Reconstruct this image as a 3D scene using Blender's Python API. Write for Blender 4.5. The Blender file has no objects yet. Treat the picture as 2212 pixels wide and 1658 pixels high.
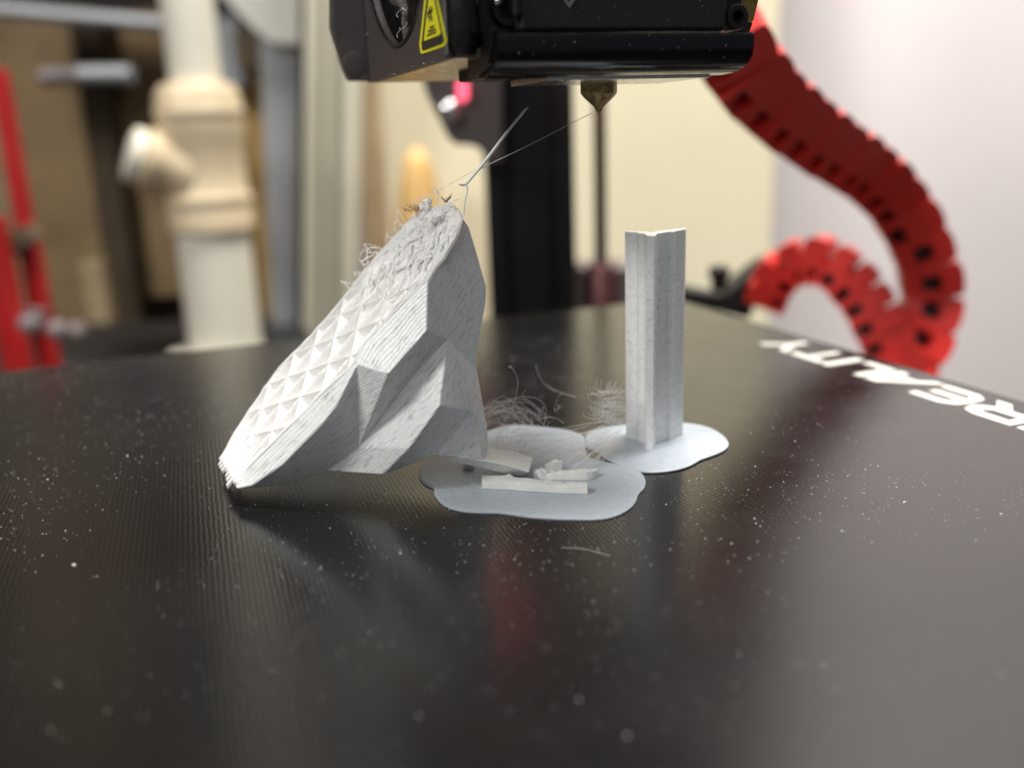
import bpy, bmesh, math, random
import numpy as np
from mathutils import Vector, Matrix
from mathutils.geometry import delaunay_2d_cdt
random.seed(7); rng = np.random.default_rng(7)
MM = 0.001
scene = bpy.context.scene
COL = scene.collection

# ------------------------------------------------------------------ camera
PITCH, ROLL, FPX, CH = math.radians(15), math.radians(2), 2050.0, 50.0     # camera 50 mm above the plate
Fv = np.array([0, math.cos(PITCH), -math.sin(PITCH)])
R0 = np.array([1, 0, 0.0]); U0 = np.array([0, math.sin(PITCH), math.cos(PITCH)])
Rv = R0 * math.cos(ROLL) - U0 * math.sin(ROLL)
Uv = U0 * math.cos(ROLL) + R0 * math.sin(ROLL)
CP = np.array([0, 0, CH])
cam_data = bpy.data.cameras.new('camera'); cam = bpy.data.objects.new('camera', cam_data); COL.objects.link(cam)
cam.matrix_world = Matrix(((Rv[0], Uv[0], -Fv[0], 0), (Rv[1], Uv[1], -Fv[1], 0), (Rv[2], Uv[2], -Fv[2], CH * MM), (0, 0, 0, 1)))
cam_data.sensor_width = 36; cam_data.lens = 36 * FPX / 2212
cam_data.clip_start = 0.005; cam_data.clip_end = 30
cam_data.dof.use_dof = True; cam_data.dof.focus_distance = 0.135; cam_data.dof.aperture_fstop = 10.8
cam_data.dof.aperture_blades = 0
scene.camera = cam
# ------------------------------------------------------------------ world, lamps, exposure
world = bpy.data.worlds.new('World'); scene.world = world; world.use_nodes = True
bg = world.node_tree.nodes['Background']; bg.inputs[0].default_value = (0.86, 0.90, 1.0, 1); bg.inputs[1].default_value = 0.09

def lamp(name, loc, target, size, power, color):
    d = bpy.data.lights.new(name, 'AREA'); d.shape = 'RECTANGLE'; d.size = size[0] * MM; d.size_y = size[1] * MM
    d.energy = power; d.color = color
    o = bpy.data.objects.new(name, d); COL.objects.link(o)
    o.location = Vector(loc) * MM
    o.rotation_euler = (Vector(target) - Vector(loc)).to_track_quat('-Z', 'Y').to_euler()
    return o
lamp('key_lamp', (-1017, -600, 1070), (0, 140, 20), (460, 340), 14.5, (1.0, 0.98, 0.94))
lamp('ceiling_lamp', (230, 430, 1420), (480, 980, 100), (500, 500), 46, (1.0, 0.95, 0.90))
lamp('room_lamp', (-120, -760, 700), (0, 140, 20), (520, 420), 2.3, (0.98, 0.99, 1.0))  # unseen fill added behind the camera to brighten the shaded facets
scene.view_settings.view_transform = 'Standard'; scene.view_settings.look = 'None'
scene.view_settings.exposure = 0.2; scene.view_settings.gamma = 1.0
scene.cycles.max_bounces = 8; scene.cycles.sample_clamp_indirect = 6
scene.cycles.use_denoising = True

# ------------------------------------------------------------------ helpers: measuring in the photo's view (display px of 2212x1658)
def ray(x, y): return Fv + Rv * (x - 1106) / FPX - Uv * (y - 829) / FPX
def g(x, y, z=0.0):
    d = ray(x, y); return CP + d * (z - CH) / d[2]
def at(x, y, Y):
    d = ray(x, y); return CP + d * Y / d[1]
def onp(x, y, P, N):
    d = ray(x, y); return CP + d * ((P - CP) @ N) / (d @ N)
def zc(ox, oy, s):      # zoomed crop coordinates -> display px
    return lambda x, y: ((ox + x / s) / 1.15732, (oy + y / s) / 1.15732)
Z1 = zc(500, 450, 1.95); Z3 = zc(850, 0, 4.424); Z4 = zc(1000, 850, 2.4578)
Z5 = zc(1050, 850, 4.737); Z6 = zc(830, 0, 2.011); ZS = zc(1180, 1080, 4.809)

# ------------------------------------------------------------------ helpers: objects
FR = {}
def thing(name, label, cat, base=(0, 0, 0), rot=None, group=None):
    o = bpy.data.objects.new(name, None); COL.objects.link(o); o.empty_display_size = 0.01
    m = Matrix.Identity(4)
    if rot is not None:
        for i in range(3):
            for j in range(3): m[i][j] = rot[i][j]
    m.translation = Vector([float(v) for v in base]) * MM
    o.matrix_world = m
    o['label'] = label; o['category'] = cat
    if group: o['group'] = group
    FR[o.name] = (np.array(base, float), np.array(rot, float) if rot is not None else np.eye(3))
    return o
def tag(o, label=None, cat=None, group=None, kind=None):
    if label: o['label'] = label
    if cat: o['category'] = cat
    if group: o['group'] = group
    if kind: o['kind'] = kind
    return o
def root_of(o):
    while o.parent: o = o.parent
    return o
def mesh(name, V, F, mat, parent=None, smooth=False, base=None, bevel=0, segs=2, kind=None, label=None, fix=True, mats=None, fm=None):
    V = np.array(V, float)
    if parent is not None:
        b, R = FR[root_of(parent).name]
        V = (V - b) @ R
    elif base is not None:
        V = V - np.array(base, float)
    me = bpy.data.meshes.new(name)
    me.from_pydata((V * MM).tolist(), [], [list(map(int, f)) for f in F]); me.update()
    if fix:
        bm = bmesh.new(); bm.from_mesh(me); bmesh.ops.recalc_face_normals(bm, faces=bm.faces); bm.to_mesh(me); bm.free()
    for m in (mats or [mat]): me.materials.append(m)
    if fm is not None: me.polygons.foreach_set('material_index', list(fm))
    if smooth:
        me.polygons.foreach_set('use_smooth', [True] * len(me.polygons))
        if len(me.polygons) < 20000: me.set_sharp_from_angle(angle=math.radians(48))
    o = bpy.data.objects.new(name, me); COL.objects.link(o)
    if parent is not None: o.parent = parent
    elif base is not None: o.location = Vector([float(v) for v in base]) * MM
    if bevel:
        md = o.modifiers.new('bevel', 'BEVEL'); md.width = bevel * MM; md.segments = segs; md.limit_method = 'ANGLE'; md.angle_limit = math.radians(25)
        if smooth is False: me.polygons.foreach_set('use_smooth', [True] * len(me.polygons)); md.harden_normals = True
    if kind: o['kind'] = kind
    if label: o['label'] = label
    return o
def box_vf(c, size, ax=None):
    c = np.array(c, float); h = np.array(size, float) / 2
    ax = np.eye(3) if ax is None else np.array(ax, float)
    V = [c + ax[0] * h[0] * i + ax[1] * h[1] * j + ax[2] * h[2] * k for i in (-1, 1) for j in (-1, 1) for k in (-1, 1)]
    return V, [(0, 1, 3, 2), (4, 6, 7, 5), (0, 4, 5, 1), (2, 3, 7, 6), (0, 2, 6, 4), (1, 5, 7, 3)]
def box(name, c, size, mat, ax=None, **k):
    V, F = box_vf(c, size, ax); return mesh(name, V, F, mat, **k)
def prism(name, pts, vec, mat, **k):
    pts = np.array(pts, float); n = len(pts)
    V = np.vstack([pts, pts + np.array(vec, float)])
    F = [tuple(range(n))[::-1], tuple(range(n, 2 * n))] + [(i, (i + 1) % n, n + (i + 1) % n, n + i) for i in range(n)]
    return mesh(name, V, F, mat, **k)
def smooth_path(P, n):
    P = np.array(P, float); m = len(P)
    if m == 2: return np.array([P[0] + (P[1] - P[0]) * t for t in np.linspace(0, 1, n)])
    E = np.vstack([2 * P[0] - P[1], P, 2 * P[-1] - P[-2]]); out = []
    for t in np.linspace(0, m - 1 - 1e-6, n):
        i = int(t); u = t - i; a, b, c, d = E[i:i + 4]
        out.append(0.5 * ((2 * b) + (c - a) * u + (2 * a - 5 * b + 4 * c - d) * u * u + (3 * b - a - 3 * c + d) * u ** 3))
    return np.array(out)
def tube_vf(P, r, sides=6, cap=True):
    P = np.array(P, float); n = len(P); r = np.broadcast_to(np.array(r, float), (n,))
    T = np.gradient(P, axis=0); T /= np.linalg.norm(T, axis=1)[:, None] + 1e-12
    up = np.array([0.13, 0.31, 0.94]); A = np.cross(T, up); A /= np.linalg.norm(A, axis=1)[:, None] + 1e-9; B = np.cross(T, A)
    a = np.arange(sides) * 2 * math.pi / sides
    V = (P[:, None, :] + r[:, None, None] * (A[:, None, :] * np.cos(a)[None, :, None] + B[:, None, :] * np.sin(a)[None, :, None])).reshape(-1, 3)
    F = [(i * sides + j, i * sides + (j + 1) % sides, (i + 1) * sides + (j + 1) % sides, (i + 1) * sides + j) for i in range(n - 1) for j in range(sides)]
    if cap: F += [tuple(range(sides))[::-1], tuple((n - 1) * sides + j for j in range(sides))]
    return V, F
def merge(parts):
    V, F, o = [], [], 0
    for v, f in parts:
        V.append(np.array(v, float)); F += [tuple(o + i for i in q) for q in f]; o += len(v)
    return np.vstack(V), F
def lathe_vf(c, prof, sides=24, axis=(0, 0, 1), x=None):
    ax = np.array(axis, float); ax /= np.linalg.norm(ax)
    x = np.cross(ax, [0.3, 0.9, 0.1]) if x is None else np.array(x, float); x /= np.linalg.norm(x); y = np.cross(ax, x)
    c = np.array(c, float); V = []
    for r, h in prof:
        for j in range(sides):
            a = 2 * math.pi * j / sides; V.append(c + ax * h + (x * math.cos(a) + y * math.sin(a)) * r)
    n = len(prof)
    F = [(i * sides + j, i * sides + (j + 1) % sides, (i + 1) * sides + (j + 1) % sides, (i + 1) * sides + j) for i in range(n - 1) for j in range(sides)]
    F += [tuple(range(sides))[::-1], tuple((n - 1) * sides + j for j in range(sides))]
    return V, F
def cdt(outline, inner=None, holes=()):
    V = [Vector((float(p[0]), float(p[1]))) for p in outline]; E = [(i, (i + 1) % len(V)) for i in range(len(V))]
    for h in holes:
        s = len(V); V += [Vector((float(p[0]), float(p[1]))) for p in h]; E += [(s + i, s + (i + 1) % len(h)) for i in range(len(h))]
    if inner is not None: V += [Vector((float(p[0]), float(p[1]))) for p in inner]
    r = delaunay_2d_cdt(V, E, [], 2 if holes else 1, 1e-5)
    return np.array([(v.x, v.y) for v in r[0]]), [tuple(f) for f in r[2]]
def inside(P, poly):
    P = np.array(P); poly = np.array(poly); r = np.zeros(len(P), bool); x, y = P[:, 0], P[:, 1]
    j = len(poly) - 1
    for i in range(len(poly)):
        xi, yi = poly[i][:2]; xj, yj = poly[j][:2]
        c = ((yi > y) != (yj > y)) & (x < (xj - xi) * (y - yi) / (yj - yi + 1e-15) + xi); r ^= c; j = i
    return r
def edge_dist(P, poly):
    P = np.array(P)[:, :2]; poly = np.array(poly)[:, :2]; d = np.full(len(P), 1e9)
    for i in range(len(poly)):
        a, b = poly[i], poly[(i + 1) % len(poly)]; ab = b - a
        t = np.clip(((P - a) @ ab) / (ab @ ab + 1e-15), 0, 1); q = a + t[:, None] * ab
        d = np.minimum(d, np.linalg.norm(P - q, axis=1))
    return d
def vnoise(x, y, seed=0):
    xi, yi = np.floor(x).astype(int), np.floor(y).astype(int); fx, fy = x - xi, y - yi
    fx = fx * fx * (3 - 2 * fx); fy = fy * fy * (3 - 2 * fy)
    def h(a, b):
        n = (a * 374761393 + b * 668265263 + seed * 1442695041) & 0xffffffff
        n = ((n ^ (n >> 13)) * 1274126177) & 0xffffffff
        return ((n ^ (n >> 16)) & 0xffff) / 65535.0
    return (h(xi, yi) * (1 - fx) + h(xi + 1, yi) * fx) * (1 - fy) + (h(xi, yi + 1) * (1 - fx) + h(xi + 1, yi + 1) * fx) * fy
def resample(P, n, closed=True):
    P = np.array(P, float)
    if closed: P = np.vstack([P, P[:1]])
    s = np.r_[0, np.cumsum(np.linalg.norm(np.diff(P, axis=0), axis=1))]
    t = np.linspace(0, s[-1], n + 1)[:-1] if closed else np.linspace(0, s[-1], n)
    return np.array([np.interp(t, s, P[:, k]) for k in range(P.shape[1])]).T
def round_closed(P, n, it=2):
    P = np.array(P, float)
    for _ in range(it):
        Q = np.roll(P, -1, axis=0); P = np.stack([P * .75 + Q * .25, P * .25 + Q * .75], 1).reshape(-1, P.shape[1])
    return resample(P, n)

# ------------------------------------------------------------------ materials (texture space in millimetres of the object)
class NT:
    def __init__(s, name):
        s.m = bpy.data.materials.new(name); s.m.use_nodes = True; s.t = s.m.node_tree; s.b = s.t.nodes['Principled BSDF']; s.co = None
    def n(s, typ, **k):
        q = s.t.nodes.new(typ)
        for a, b in k.items(): setattr(q, a, b)
        return q
    def l(s, a, b): s.t.links.new(a, b)
    def coord(s, scale=(1, 1, 1), rot=(0, 0, 0)):
        if s.co is None: s.co = s.n('ShaderNodeTexCoord')
        m = s.n('ShaderNodeMapping'); m.inputs['Scale'].default_value = [v * 1000 for v in scale]; m.inputs['Rotation'].default_value = rot
        s.l(s.co.outputs['Object'], m.inputs[0]); return m.outputs[0]
    def noise(s, scale, detail=2, rough=.5, vec=None, dist=0):
        q = s.n('ShaderNodeTexNoise'); q.inputs['Scale'].default_value = 1; q.inputs['Detail'].default_value = detail
        q.inputs['Roughness'].default_value = rough; q.inputs['Distortion'].default_value = dist
        s.l(vec or s.coord(scale if isinstance(scale, tuple) else (scale,) * 3), q.inputs['Vector']); return q.outputs['Fac']
    def ramp(s, fac, stops):
        r = s.n('ShaderNodeValToRGB'); e = r.color_ramp.elements
        while len(e) < len(stops): e.new(0.5)
        for i, (p, c) in enumerate(stops):
            e[i].position = p; e[i].color = (c, c, c, 1) if not hasattr(c, '__len__') else (*c, 1)
        s.l(fac, r.inputs[0]); return r.outputs[0]
    def mix(s, f, a, b, blend='MIX'):
        q = s.n('ShaderNodeMix', data_type='RGBA', blend_type=blend)
        for sock, v in ((q.inputs[0], f), (q.inputs[6], a), (q.inputs[7], b)):
            if isinstance(v, bpy.types.NodeSocket): s.l(v, sock)
            elif hasattr(v, '__len__'): sock.default_value = (*v, 1)
            else: sock.default_value = v
        return q.outputs[2]
    def math(s, op, a, b=0.0):
        q = s.n('ShaderNodeMath', operation=op)
        for i, v in enumerate((a, b)):
            if isinstance(v, bpy.types.NodeSocket): s.l(v, q.inputs[i])
            else: q.inputs[i].default_value = v
        return q.outputs[0]
    def bump(s, h, dist, strength=1.0, prev=None):
        q = s.n('ShaderNodeBump'); q.inputs['Strength'].default_value = strength; q.inputs['Distance'].default_value = dist * MM
        s.l(h, q.inputs['Height'])
        if prev is not None: s.l(prev, q.inputs['Normal'])
        return q.outputs[0]
    def set(s, color=None, rough=None, metal=None, normal=None, spec=None, **k):
        for nm, v in (('Base Color', color), ('Roughness', rough), ('Metallic', metal), ('Normal', normal), ('Specular IOR Level', spec)):
            if v is None: continue
            if isinstance(v, bpy.types.NodeSocket): s.l(v, s.b.inputs[nm])
            else: s.b.inputs[nm].default_value = (*v, 1) if hasattr(v, '__len__') else v
        return s.m
def plain(name, col, rough=.5, metal=0, var=.12, nscale=.3, bump=0.0, bscale=3.0, spec=.5):
    m = NT(name); n = m.noise(nscale, 4, .6)
    c = m.mix(m.ramp(n, [(.3, 0), (.7, 1)]), [v * (1 - var) for v in col], [min(1, v * (1 + var)) for v in col])
    r = m.ramp(m.noise(nscale * 2.3, 3), [(.3, max(0, rough - .08)), (.7, min(1, rough + .08))])
    nr = m.bump(m.noise(bscale, 3), bump) if bump else None
    return m.set(c, r, metal, nr, spec)
def pla(name, tint, streak, dark=.40, amount=.5, sss=.18, layers=0):
    """marble filament: off-white plastic with dark flecks smeared along the printed layers"""
    m = NT(name)
    fl = m.noise(streak, 3, .6); fl2 = m.noise(tuple(v * .45 for v in streak), 2, .5)
    mask = m.math('MULTIPLY', m.ramp(fl, [(.48, 0), (.71, 1)]), m.ramp(fl2, [(.36, .35), (.62, 1)]))
    c = m.mix(m.math('MULTIPLY', mask, amount), tint, [v * dark for v in tint])
    big = m.noise(.12, 3); c = m.mix(m.ramp(big, [(.35, .12), (.65, 0)]), c, [tint[0] * .86, tint[1] * .84, tint[2] * .8])
    lay = m.noise(tuple(v * 1.5 for v in streak), 1); nr = m.bump(lay, .05, .6)
    nr = m.bump(m.noise(3.0, 2, .6), .05, .6, nr); nr = m.bump(m.noise(9, 1), .02, .5, nr)
    if layers:
        sz = m.n('ShaderNodeSeparateXYZ'); m.l(m.coord((1, 1, 1)), sz.inputs[0])
        wv = m.math('SINE', m.math('ADD', m.math('MULTIPLY', sz.outputs[2], 2 * math.pi / layers), m.math('MULTIPLY', m.noise((.3, .3, 1), 1), 1.5)))
        w1 = m.math('MULTIPLY_ADD', wv, .5); w1.node.inputs[2].default_value = .5
        nr = m.bump(w1, .03, .8, nr); c = m.mix(m.math('MULTIPLY', w1, .12), c, [v * .6 for v in tint])
    r = m.ramp(m.noise(4.5, 2), [(.35, .2), (.65, .44)])
    m.set(c, r, 0, nr, .5)
    m.b.inputs['Subsurface Weight'].default_value = sss; m.b.inputs['Subsurface Radius'].default_value = (.9, .85, .8); m.b.inputs['Subsurface Scale'].default_value = 1.0 * MM
    return m.m
M = {}
M['pla'] = pla('marble_filament', (.78, .79, .78), (.50, .65, 4.2), .38, .85, .08, .34)
M['pla_top'] = pla('marble_filament_top', (.84, .83, .81), (.5, .5, 1.2), .65, .15, .06)
M['pla_col'] = pla('marble_filament_column', (.84, .85, .84), (.9, .9, 2.0), .5, .6, .06, .36)
M['pla_stub'] = pla('marble_filament_stub', (.72, .72, .69), (.5, 1.5, 3.0), .6, .3)
M['fibre'] = plain('filament_fibre', (.80, .76, .72), .35, 0, .1, 2)
M['fibre_white'] = plain('white_filament_thread', (.88, .88, .86), .35, 0, .05, 2)
M['burnt'] = plain('burnt_filament', (.62, .42, .24), .5, 0, .5, 3)
M['burnt_dark'] = plain('burnt_filament_dark', (.16, .10, .05), .6, 0, .4, 3)
def brim_mat():
    m = NT('brim_filament'); a = m.n('ShaderNodeAttribute', attribute_name='ring_distance')
    d = m.math('ADD', a.outputs['Fac'], m.math('MULTIPLY', m.noise(.5, 2), .25))
    w = m.math('SINE', m.math('MULTIPLY', d, 2 * math.pi / .46)); w01 = m.math('MULTIPLY_ADD', w, .5); w01.node.inputs[2].default_value = .5
    fl = m.noise((1.1, 2.2, 1), 3)
    c = m.mix(m.ramp(fl, [(.4, 0), (.75, .6)]), (.43, .48, .53), (.28, .32, .36))  # bluish tint of reflected light put into the brim's base colour
    c = m.mix(m.math('MULTIPLY', w01, .3), c, (.34, .37, .41))
    nr = m.bump(w01, .05, .7); nr = m.bump(m.noise(2.5, 2), .03, .4, nr)
    m.set(c, .38, 0, nr, .5); m.b.inputs['Subsurface Weight'].default_value = .15; m.b.inputs['Subsurface Scale'].default_value = MM
    return m.m
M['brim'] = brim_mat()
def plate_mat():
    m = NT('textured_plate')
    th = -math.atan2(.343, -.939)
    v = m.coord((1, 1, 1), (0, 0, .36)); sx = m.n('ShaderNodeSeparateXYZ'); m.l(v, sx.inputs[0])
    k = 2 * math.pi / .85
    j = m.math('MULTIPLY', m.noise(.6, 2), 2.5)
    a = m.math('SINE', m.math('ADD', m.math('MULTIPLY', sx.outputs[0], k), j)); b = m.math('SINE', m.math('ADD', m.math('MULTIPLY', sx.outputs[1], k * .8), j))
    weave = m.math('MULTIPLY', a, b)
    nr = m.bump(weave, .012, .5); nr = m.bump(m.noise(2.2, 3, .6), .016, .5, nr)
    blotch = m.noise(.02, 4, .55)
    c = m.mix(m.ramp(blotch, [(.35, 0), (.7, 1)]), (.006, .0058, .0058), (.010, .0095, .009))
    r = m.ramp(m.noise(.05, 4, .6), [(.3, .13), (.7, .22)])
    return m.set(c, r, 0, nr, .45)
M['plate'] = plate_mat()
M['plate_edge'] = plain('plate_edge', (.05, .05, .05), .5)
M['ink'] = plain('plate_lettering_ink', (.78, .78, .70), .5, 0, .03)
M['dust'] = plain('pale_dust', (.75, .74, .72), .5, 0, .1, 5)
M['black_satin'] = plain('black_satin_paint', (.007, .007, .0075), .30, 0, .2, .4, .01, 5)
M['black_gloss'] = plain('black_gloss_plastic', (.006, .006, .007), .12, 0, .2, .2)
M['black_matte'] = plain('black_matte_plastic', (.011, .011, .011), .5, 0, .2, .8, .02, 6)
M['brown_paint'] = plain('dark_powder_coat', (.065, .054, .050), .5, 0, .12, .8, .025, 6)
M['under'] = plain('shroud_underside_metal', (.42, .34, .25), .32, .85, .15, .25, .02, 4)
M['silver'] = plain('bright_metal', (.80, .78, .74), .22, 1, .05, .3)
M['chrome'] = plain('chrome', (.85, .85, .84), .12, 1, .03)
def brass():
    m = NT('tarnished_brass'); n = m.noise(1.1, 4, .65, dist=.4)
    c = m.ramp(n, [(.28, (.06, .045, .02)), (.42, (.30, .21, .08)), (.58, (.50, .38, .15)), (.75, (.70, .58, .30))])
    return m.set(c, m.ramp(m.noise(2, 3), [(.3, .28), (.7, .6)]), .4, m.bump(m.noise(2.4, 3), .10, .8))
M['brass'] = brass()
M['yellow'] = plain('yellow_sticker', (.86, .80, .02), .4, 0, .03)
M['sticker_black'] = plain('black_sticker_ink', (.03, .028, .02), .45, 0, .05)
M['red'] = plain('red_plastic', (.68, .03, .022), .42, 0, .10, .05)
M['red_paint'] = plain('red_painted_metal', (.40, .012, .012), .4, 0, .2, .02)
M['cable'] = plain('black_cable', (.012, .01, .01), .5)
M['dark_red_steel'] = plain('oiled_screw_steel', (.10, .035, .035), .4, .4, .3, .3)
M['grey_part'] = plain('grey_metal_casting', (.20, .17, .17), .5, .3, .2, .05)
M['pvc'] = plain('white_pvc', (.74, .71, .60), .35, 0, .05, .01)
M['pvc_cream'] = plain('cream_pvc_fitting', (.64, .53, .35), .35, 0, .06, .02)
M['wood'] = plain('brown_plywood', (.42, .28, .14), .6, 0, .3, .012)
M['dark_wall'] = plain('dark_unlit_wall_paint', (.03, .026, .022), .8)  # shade put into the wall colour, so its reflection in the plate stays dim
M['wood_dark'] = plain('dark_timber', (.11, .078, .045), .7, 0, .3, .012)
M['wood_orange'] = plain('orange_timber', (.60, .38, .13), .5, 0, .15, .02)
M['wood_mid'] = plain('tan_timber', (.46, .34, .20), .6, 0, .2, .012)
M['grey_steel'] = plain('grey_galvanised_steel', (.36, .375, .39), .45, .35, .08, .01)
M['white_sheet'] = plain('off_white_sheet', (.50, .50, .46), .5, 0, .08, .01)
M['cream_strip'] = plain('cream_moulding', (.58, .55, .43), .5, 0, .05, .01)
M['olive_strip'] = plain('olive_grey_moulding', (.30, .29, .22), .5, 0, .05, .01)
M['cream_wall'] = plain('cream_panel_paint', (.80, .74, .53), .7, 0, .05, .004)
M['lilac_wall'] = plain('pale_lilac_wall_paint', (.74, .69, .69), .8, 0, .05, .003)
M['desk'] = plain('dark_bench_top', (.04, .03, .022), .6, 0, .3, .02)
def emis(name, col, s):
    m = NT(name); m.set(col, .4); m.b.inputs['Emission Color'].default_value = (*col, 1); m.b.inputs['Emission Strength'].default_value = s; return m.m
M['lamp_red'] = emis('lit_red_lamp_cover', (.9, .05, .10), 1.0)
M['led'] = emis('red_indicator_light', (1.0, .12, .2), 1.6)

# ================================================================== SETTING
DESK = -70.0; FLOOR = -640.0
tag(box('floor', (300, 300, FLOOR - 10), (4000, 3000, 20), M['desk']), kind='structure')
tag(box('bench_top', (-150, 90, DESK - 12), (700, 680, 24), M['desk']), kind='structure')
tag(box('wall', (1100, 1010, 280), (2520, 20, 1840), M['lilac_wall']), kind='structure')
tag(box('side_wall', (-1500, 500, 280), (20, 2200, 1840), M['dark_wall']), kind='structure')
tag(box('back_wall', (-800, 1225, 280), (1900, 20, 1840), M['wood_dark']), kind='structure')

def upright(name, x0, x1, yref, Y, z0, z1, depth, mat, label=None, cat=None, parent=None, bevel=1.5, tilt=0.0, **k):
    a = at(x0, yref, Y); b = at(x1, yref, Y)
    sh = tilt * (a[2] - z0) / (z1 - z0)
    pts = [(a[0] - sh, Y, z0), (b[0] - sh, Y, z0), (b[0] + tilt - sh, Y, z1), (a[0] + tilt - sh, Y, z1)]
    o = prism(name, pts, (0, depth, 0), mat, parent=parent, base=None if parent else ((a[0] + b[0]) / 2, Y, z0), bevel=bevel, **k)
    if label: tag(o, label, cat)
    return o
def lab(o, label, cat): return tag(o, label, cat)

# cream panel behind the printer, unseen dark block added above it to darken the plate's reflection
upright('wall_panel', 812, 1672, 400, 860, FLOOR, 350, 30, M['cream_wall'], 'large flat cream panel standing behind the black upright of the printer', 'panel')
lab(box('cabinet', (-60, 890, 740), (640, 60, 760), M['black_matte'], base=(-90, 900, 360), bevel=3), 'dark cabinet above the cream panel, only mirrored dimly in the plate', 'cabinet')
# timber and mouldings on the left
def zy(x, y, Y): return at(x, y, Y)[2]
upright('plywood_board', 28, 186, 300, 1150, zy(200, 718, 1150), 900, 18, M['wood'], 'brown plywood board between the red frame and the dark stud', 'board')
upright('timber_stud', 188, 250, 300, 1120, FLOOR, 900, 60, M['wood_dark'], 'dark timber stud between the two brown boards', 'timber')
upright('plywood_board', 250, 470, 300, 1150, zy(330, 640, 1150), 900, 18, M['wood'], 'brown plywood board right behind the white pipe', 'board')
upright('plywood_board', -160, 26, 300, 1155, FLOOR, 900, 18, M['wood_mid'], 'lighter tan board at the very left edge of the view', 'board')
upright('timber_offcut', 175, 232, 640, 1000, zy(225, 722, 1000), zy(225, 560, 1000), 30, M['wood_mid'], 'short tan timber offcut with its end by the dark gap left of the pipe', 'timber', bevel=8)
upright('narrow_batten', 528, 582, 300, 960, FLOOR, zy(550, 145, 960), 25, M['wood_orange'], 'orange brown batten between the white pipe and the grey post', 'timber')
upright('steel_post', 572, 658, 400, 800, FLOOR, 900, 40, M['grey_steel'], 'tall pale grey steel post right of the white pipe', 'post', tilt=90)
prism('white_sheet', [at(478, -10, 785), at(478, -300, 785), at(650, -300, 785), at(645, 96, 785), at(590, 92, 785), at(545, 60, 785)], (0, 8, 0), M['white_sheet'], base=at(600, 60, 785))
tag(bpy.data.objects['white_sheet'], 'grey white sheet with a slanting lower edge at top behind the post', 'sheet')
lab(box('junction_box', at(546, 112, 900), (24, 30, 32), M['wood_dark'], base=at(546, 112, 900), bevel=2), 'small dark box above the orange batten beside the steel post', 'box')
lab(box('blue_grey_case', at(494, 105, 940), (28, 30, 72), M['grey_steel'], base=at(494, 105, 940), bevel=2), 'blue grey case showing between the white pipe and the dark box', 'case')
# moulding bundle
mb = thing('ribbed_moulding', 'upright cream ribbed moulding with olive grooves behind the print head', 'moulding', at(720, 400, 780) * [1, 1, 0] + [0, 0, DESK])
for i, (x0, x1, mt, dy) in enumerate([(643, 654, 'black_matte', 14), (654, 688, 'cream_strip', 0), (688, 698, 'olive_strip', 6), (698, 718, 'cream_strip', 0), (718, 734, 'olive_strip', 6), (734, 776, 'cream_strip', 0)]):
    upright('rib' if mt == 'cream_strip' else 'groove', x0, x1, 400, 780 + dy, FLOOR, 900, 14, M[mt], parent=mb, tilt=150)
upright('timber_board', 776, 830, 400, 820, FLOOR, 900, 20, M['wood_mid'], 'tan board between the ribbed moulding and the cream panel', 'board')
# orange rounded object in front of the cream panel
zo = zy(905, 318, 800) - FLOOR
V, F = lathe_vf(at(905, 420, 800) * [1, 1, 0] + [0, 0, FLOOR], [(24, 0), (24, zo - 120), (21, zo - 70), (17, zo - 40), (12, zo - 14), (6, zo - 2), (1, zo)], 24)
tag(mesh('wooden_post', V, F, M['wood_orange'], smooth=True, base=at(905, 420, 800) * [1, 1, 0] + [0, 0, FLOOR]), 'rounded orange wooden post behind the tip of the tilted print', 'post')
for p, r, nm, lb, ct in [((760, 460), 9, 'dark_knob', 'dark round knob on the ribbed moulding behind the print', 'knob')]:
    q = at(755, 700, 770)
    V, F = lathe_vf(q, [(3, 10), (9, 8), (11, 2), (9, -4), (3, -6)], 16, (0, -1, 0))
    tag(mesh(nm, V, F, M['wood_dark'], smooth=True, base=q), lb, ct)

# horizontal steel tube top left + dark above
P = [at(-120, 12, 900), at(395, 56, 900)]
V, F = tube_vf(smooth_path(P, 6), 6.5, 16)
tag(mesh('steel_tube', V, F, M['grey_steel'], smooth=True, base=P[0]), 'grey steel tube running level across the top left corner', 'tube')
box('shelf_box', at(160, -95, 930), (330, 60, 88), M['black_matte'], base=at(160, -75, 930), bevel=3)
tag(bpy.data.objects['shelf_box'], 'black box resting on the grey tube at the top left', 'box')
# blurred chrome rod, its bright highlight built as a second, paler tube
rd = thing('clamp_bar', 'thin dark clamp bar with a bright chrome handle left of the pipe fitting', 'bar', at(240, 160, 820))
V, F = tube_vf(smooth_path([at(90, 168, 820), at(215, 160, 820)], 4), 7, 12); mesh('bar', V, F, M['grey_part'], parent=rd, smooth=True)
V, F = tube_vf(smooth_path([at(172, 161, 815), at(285, 161, 815)], 4), 7, 16); mesh('handle', V, F, M['grey_steel'], parent=rd, smooth=True)

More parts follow.
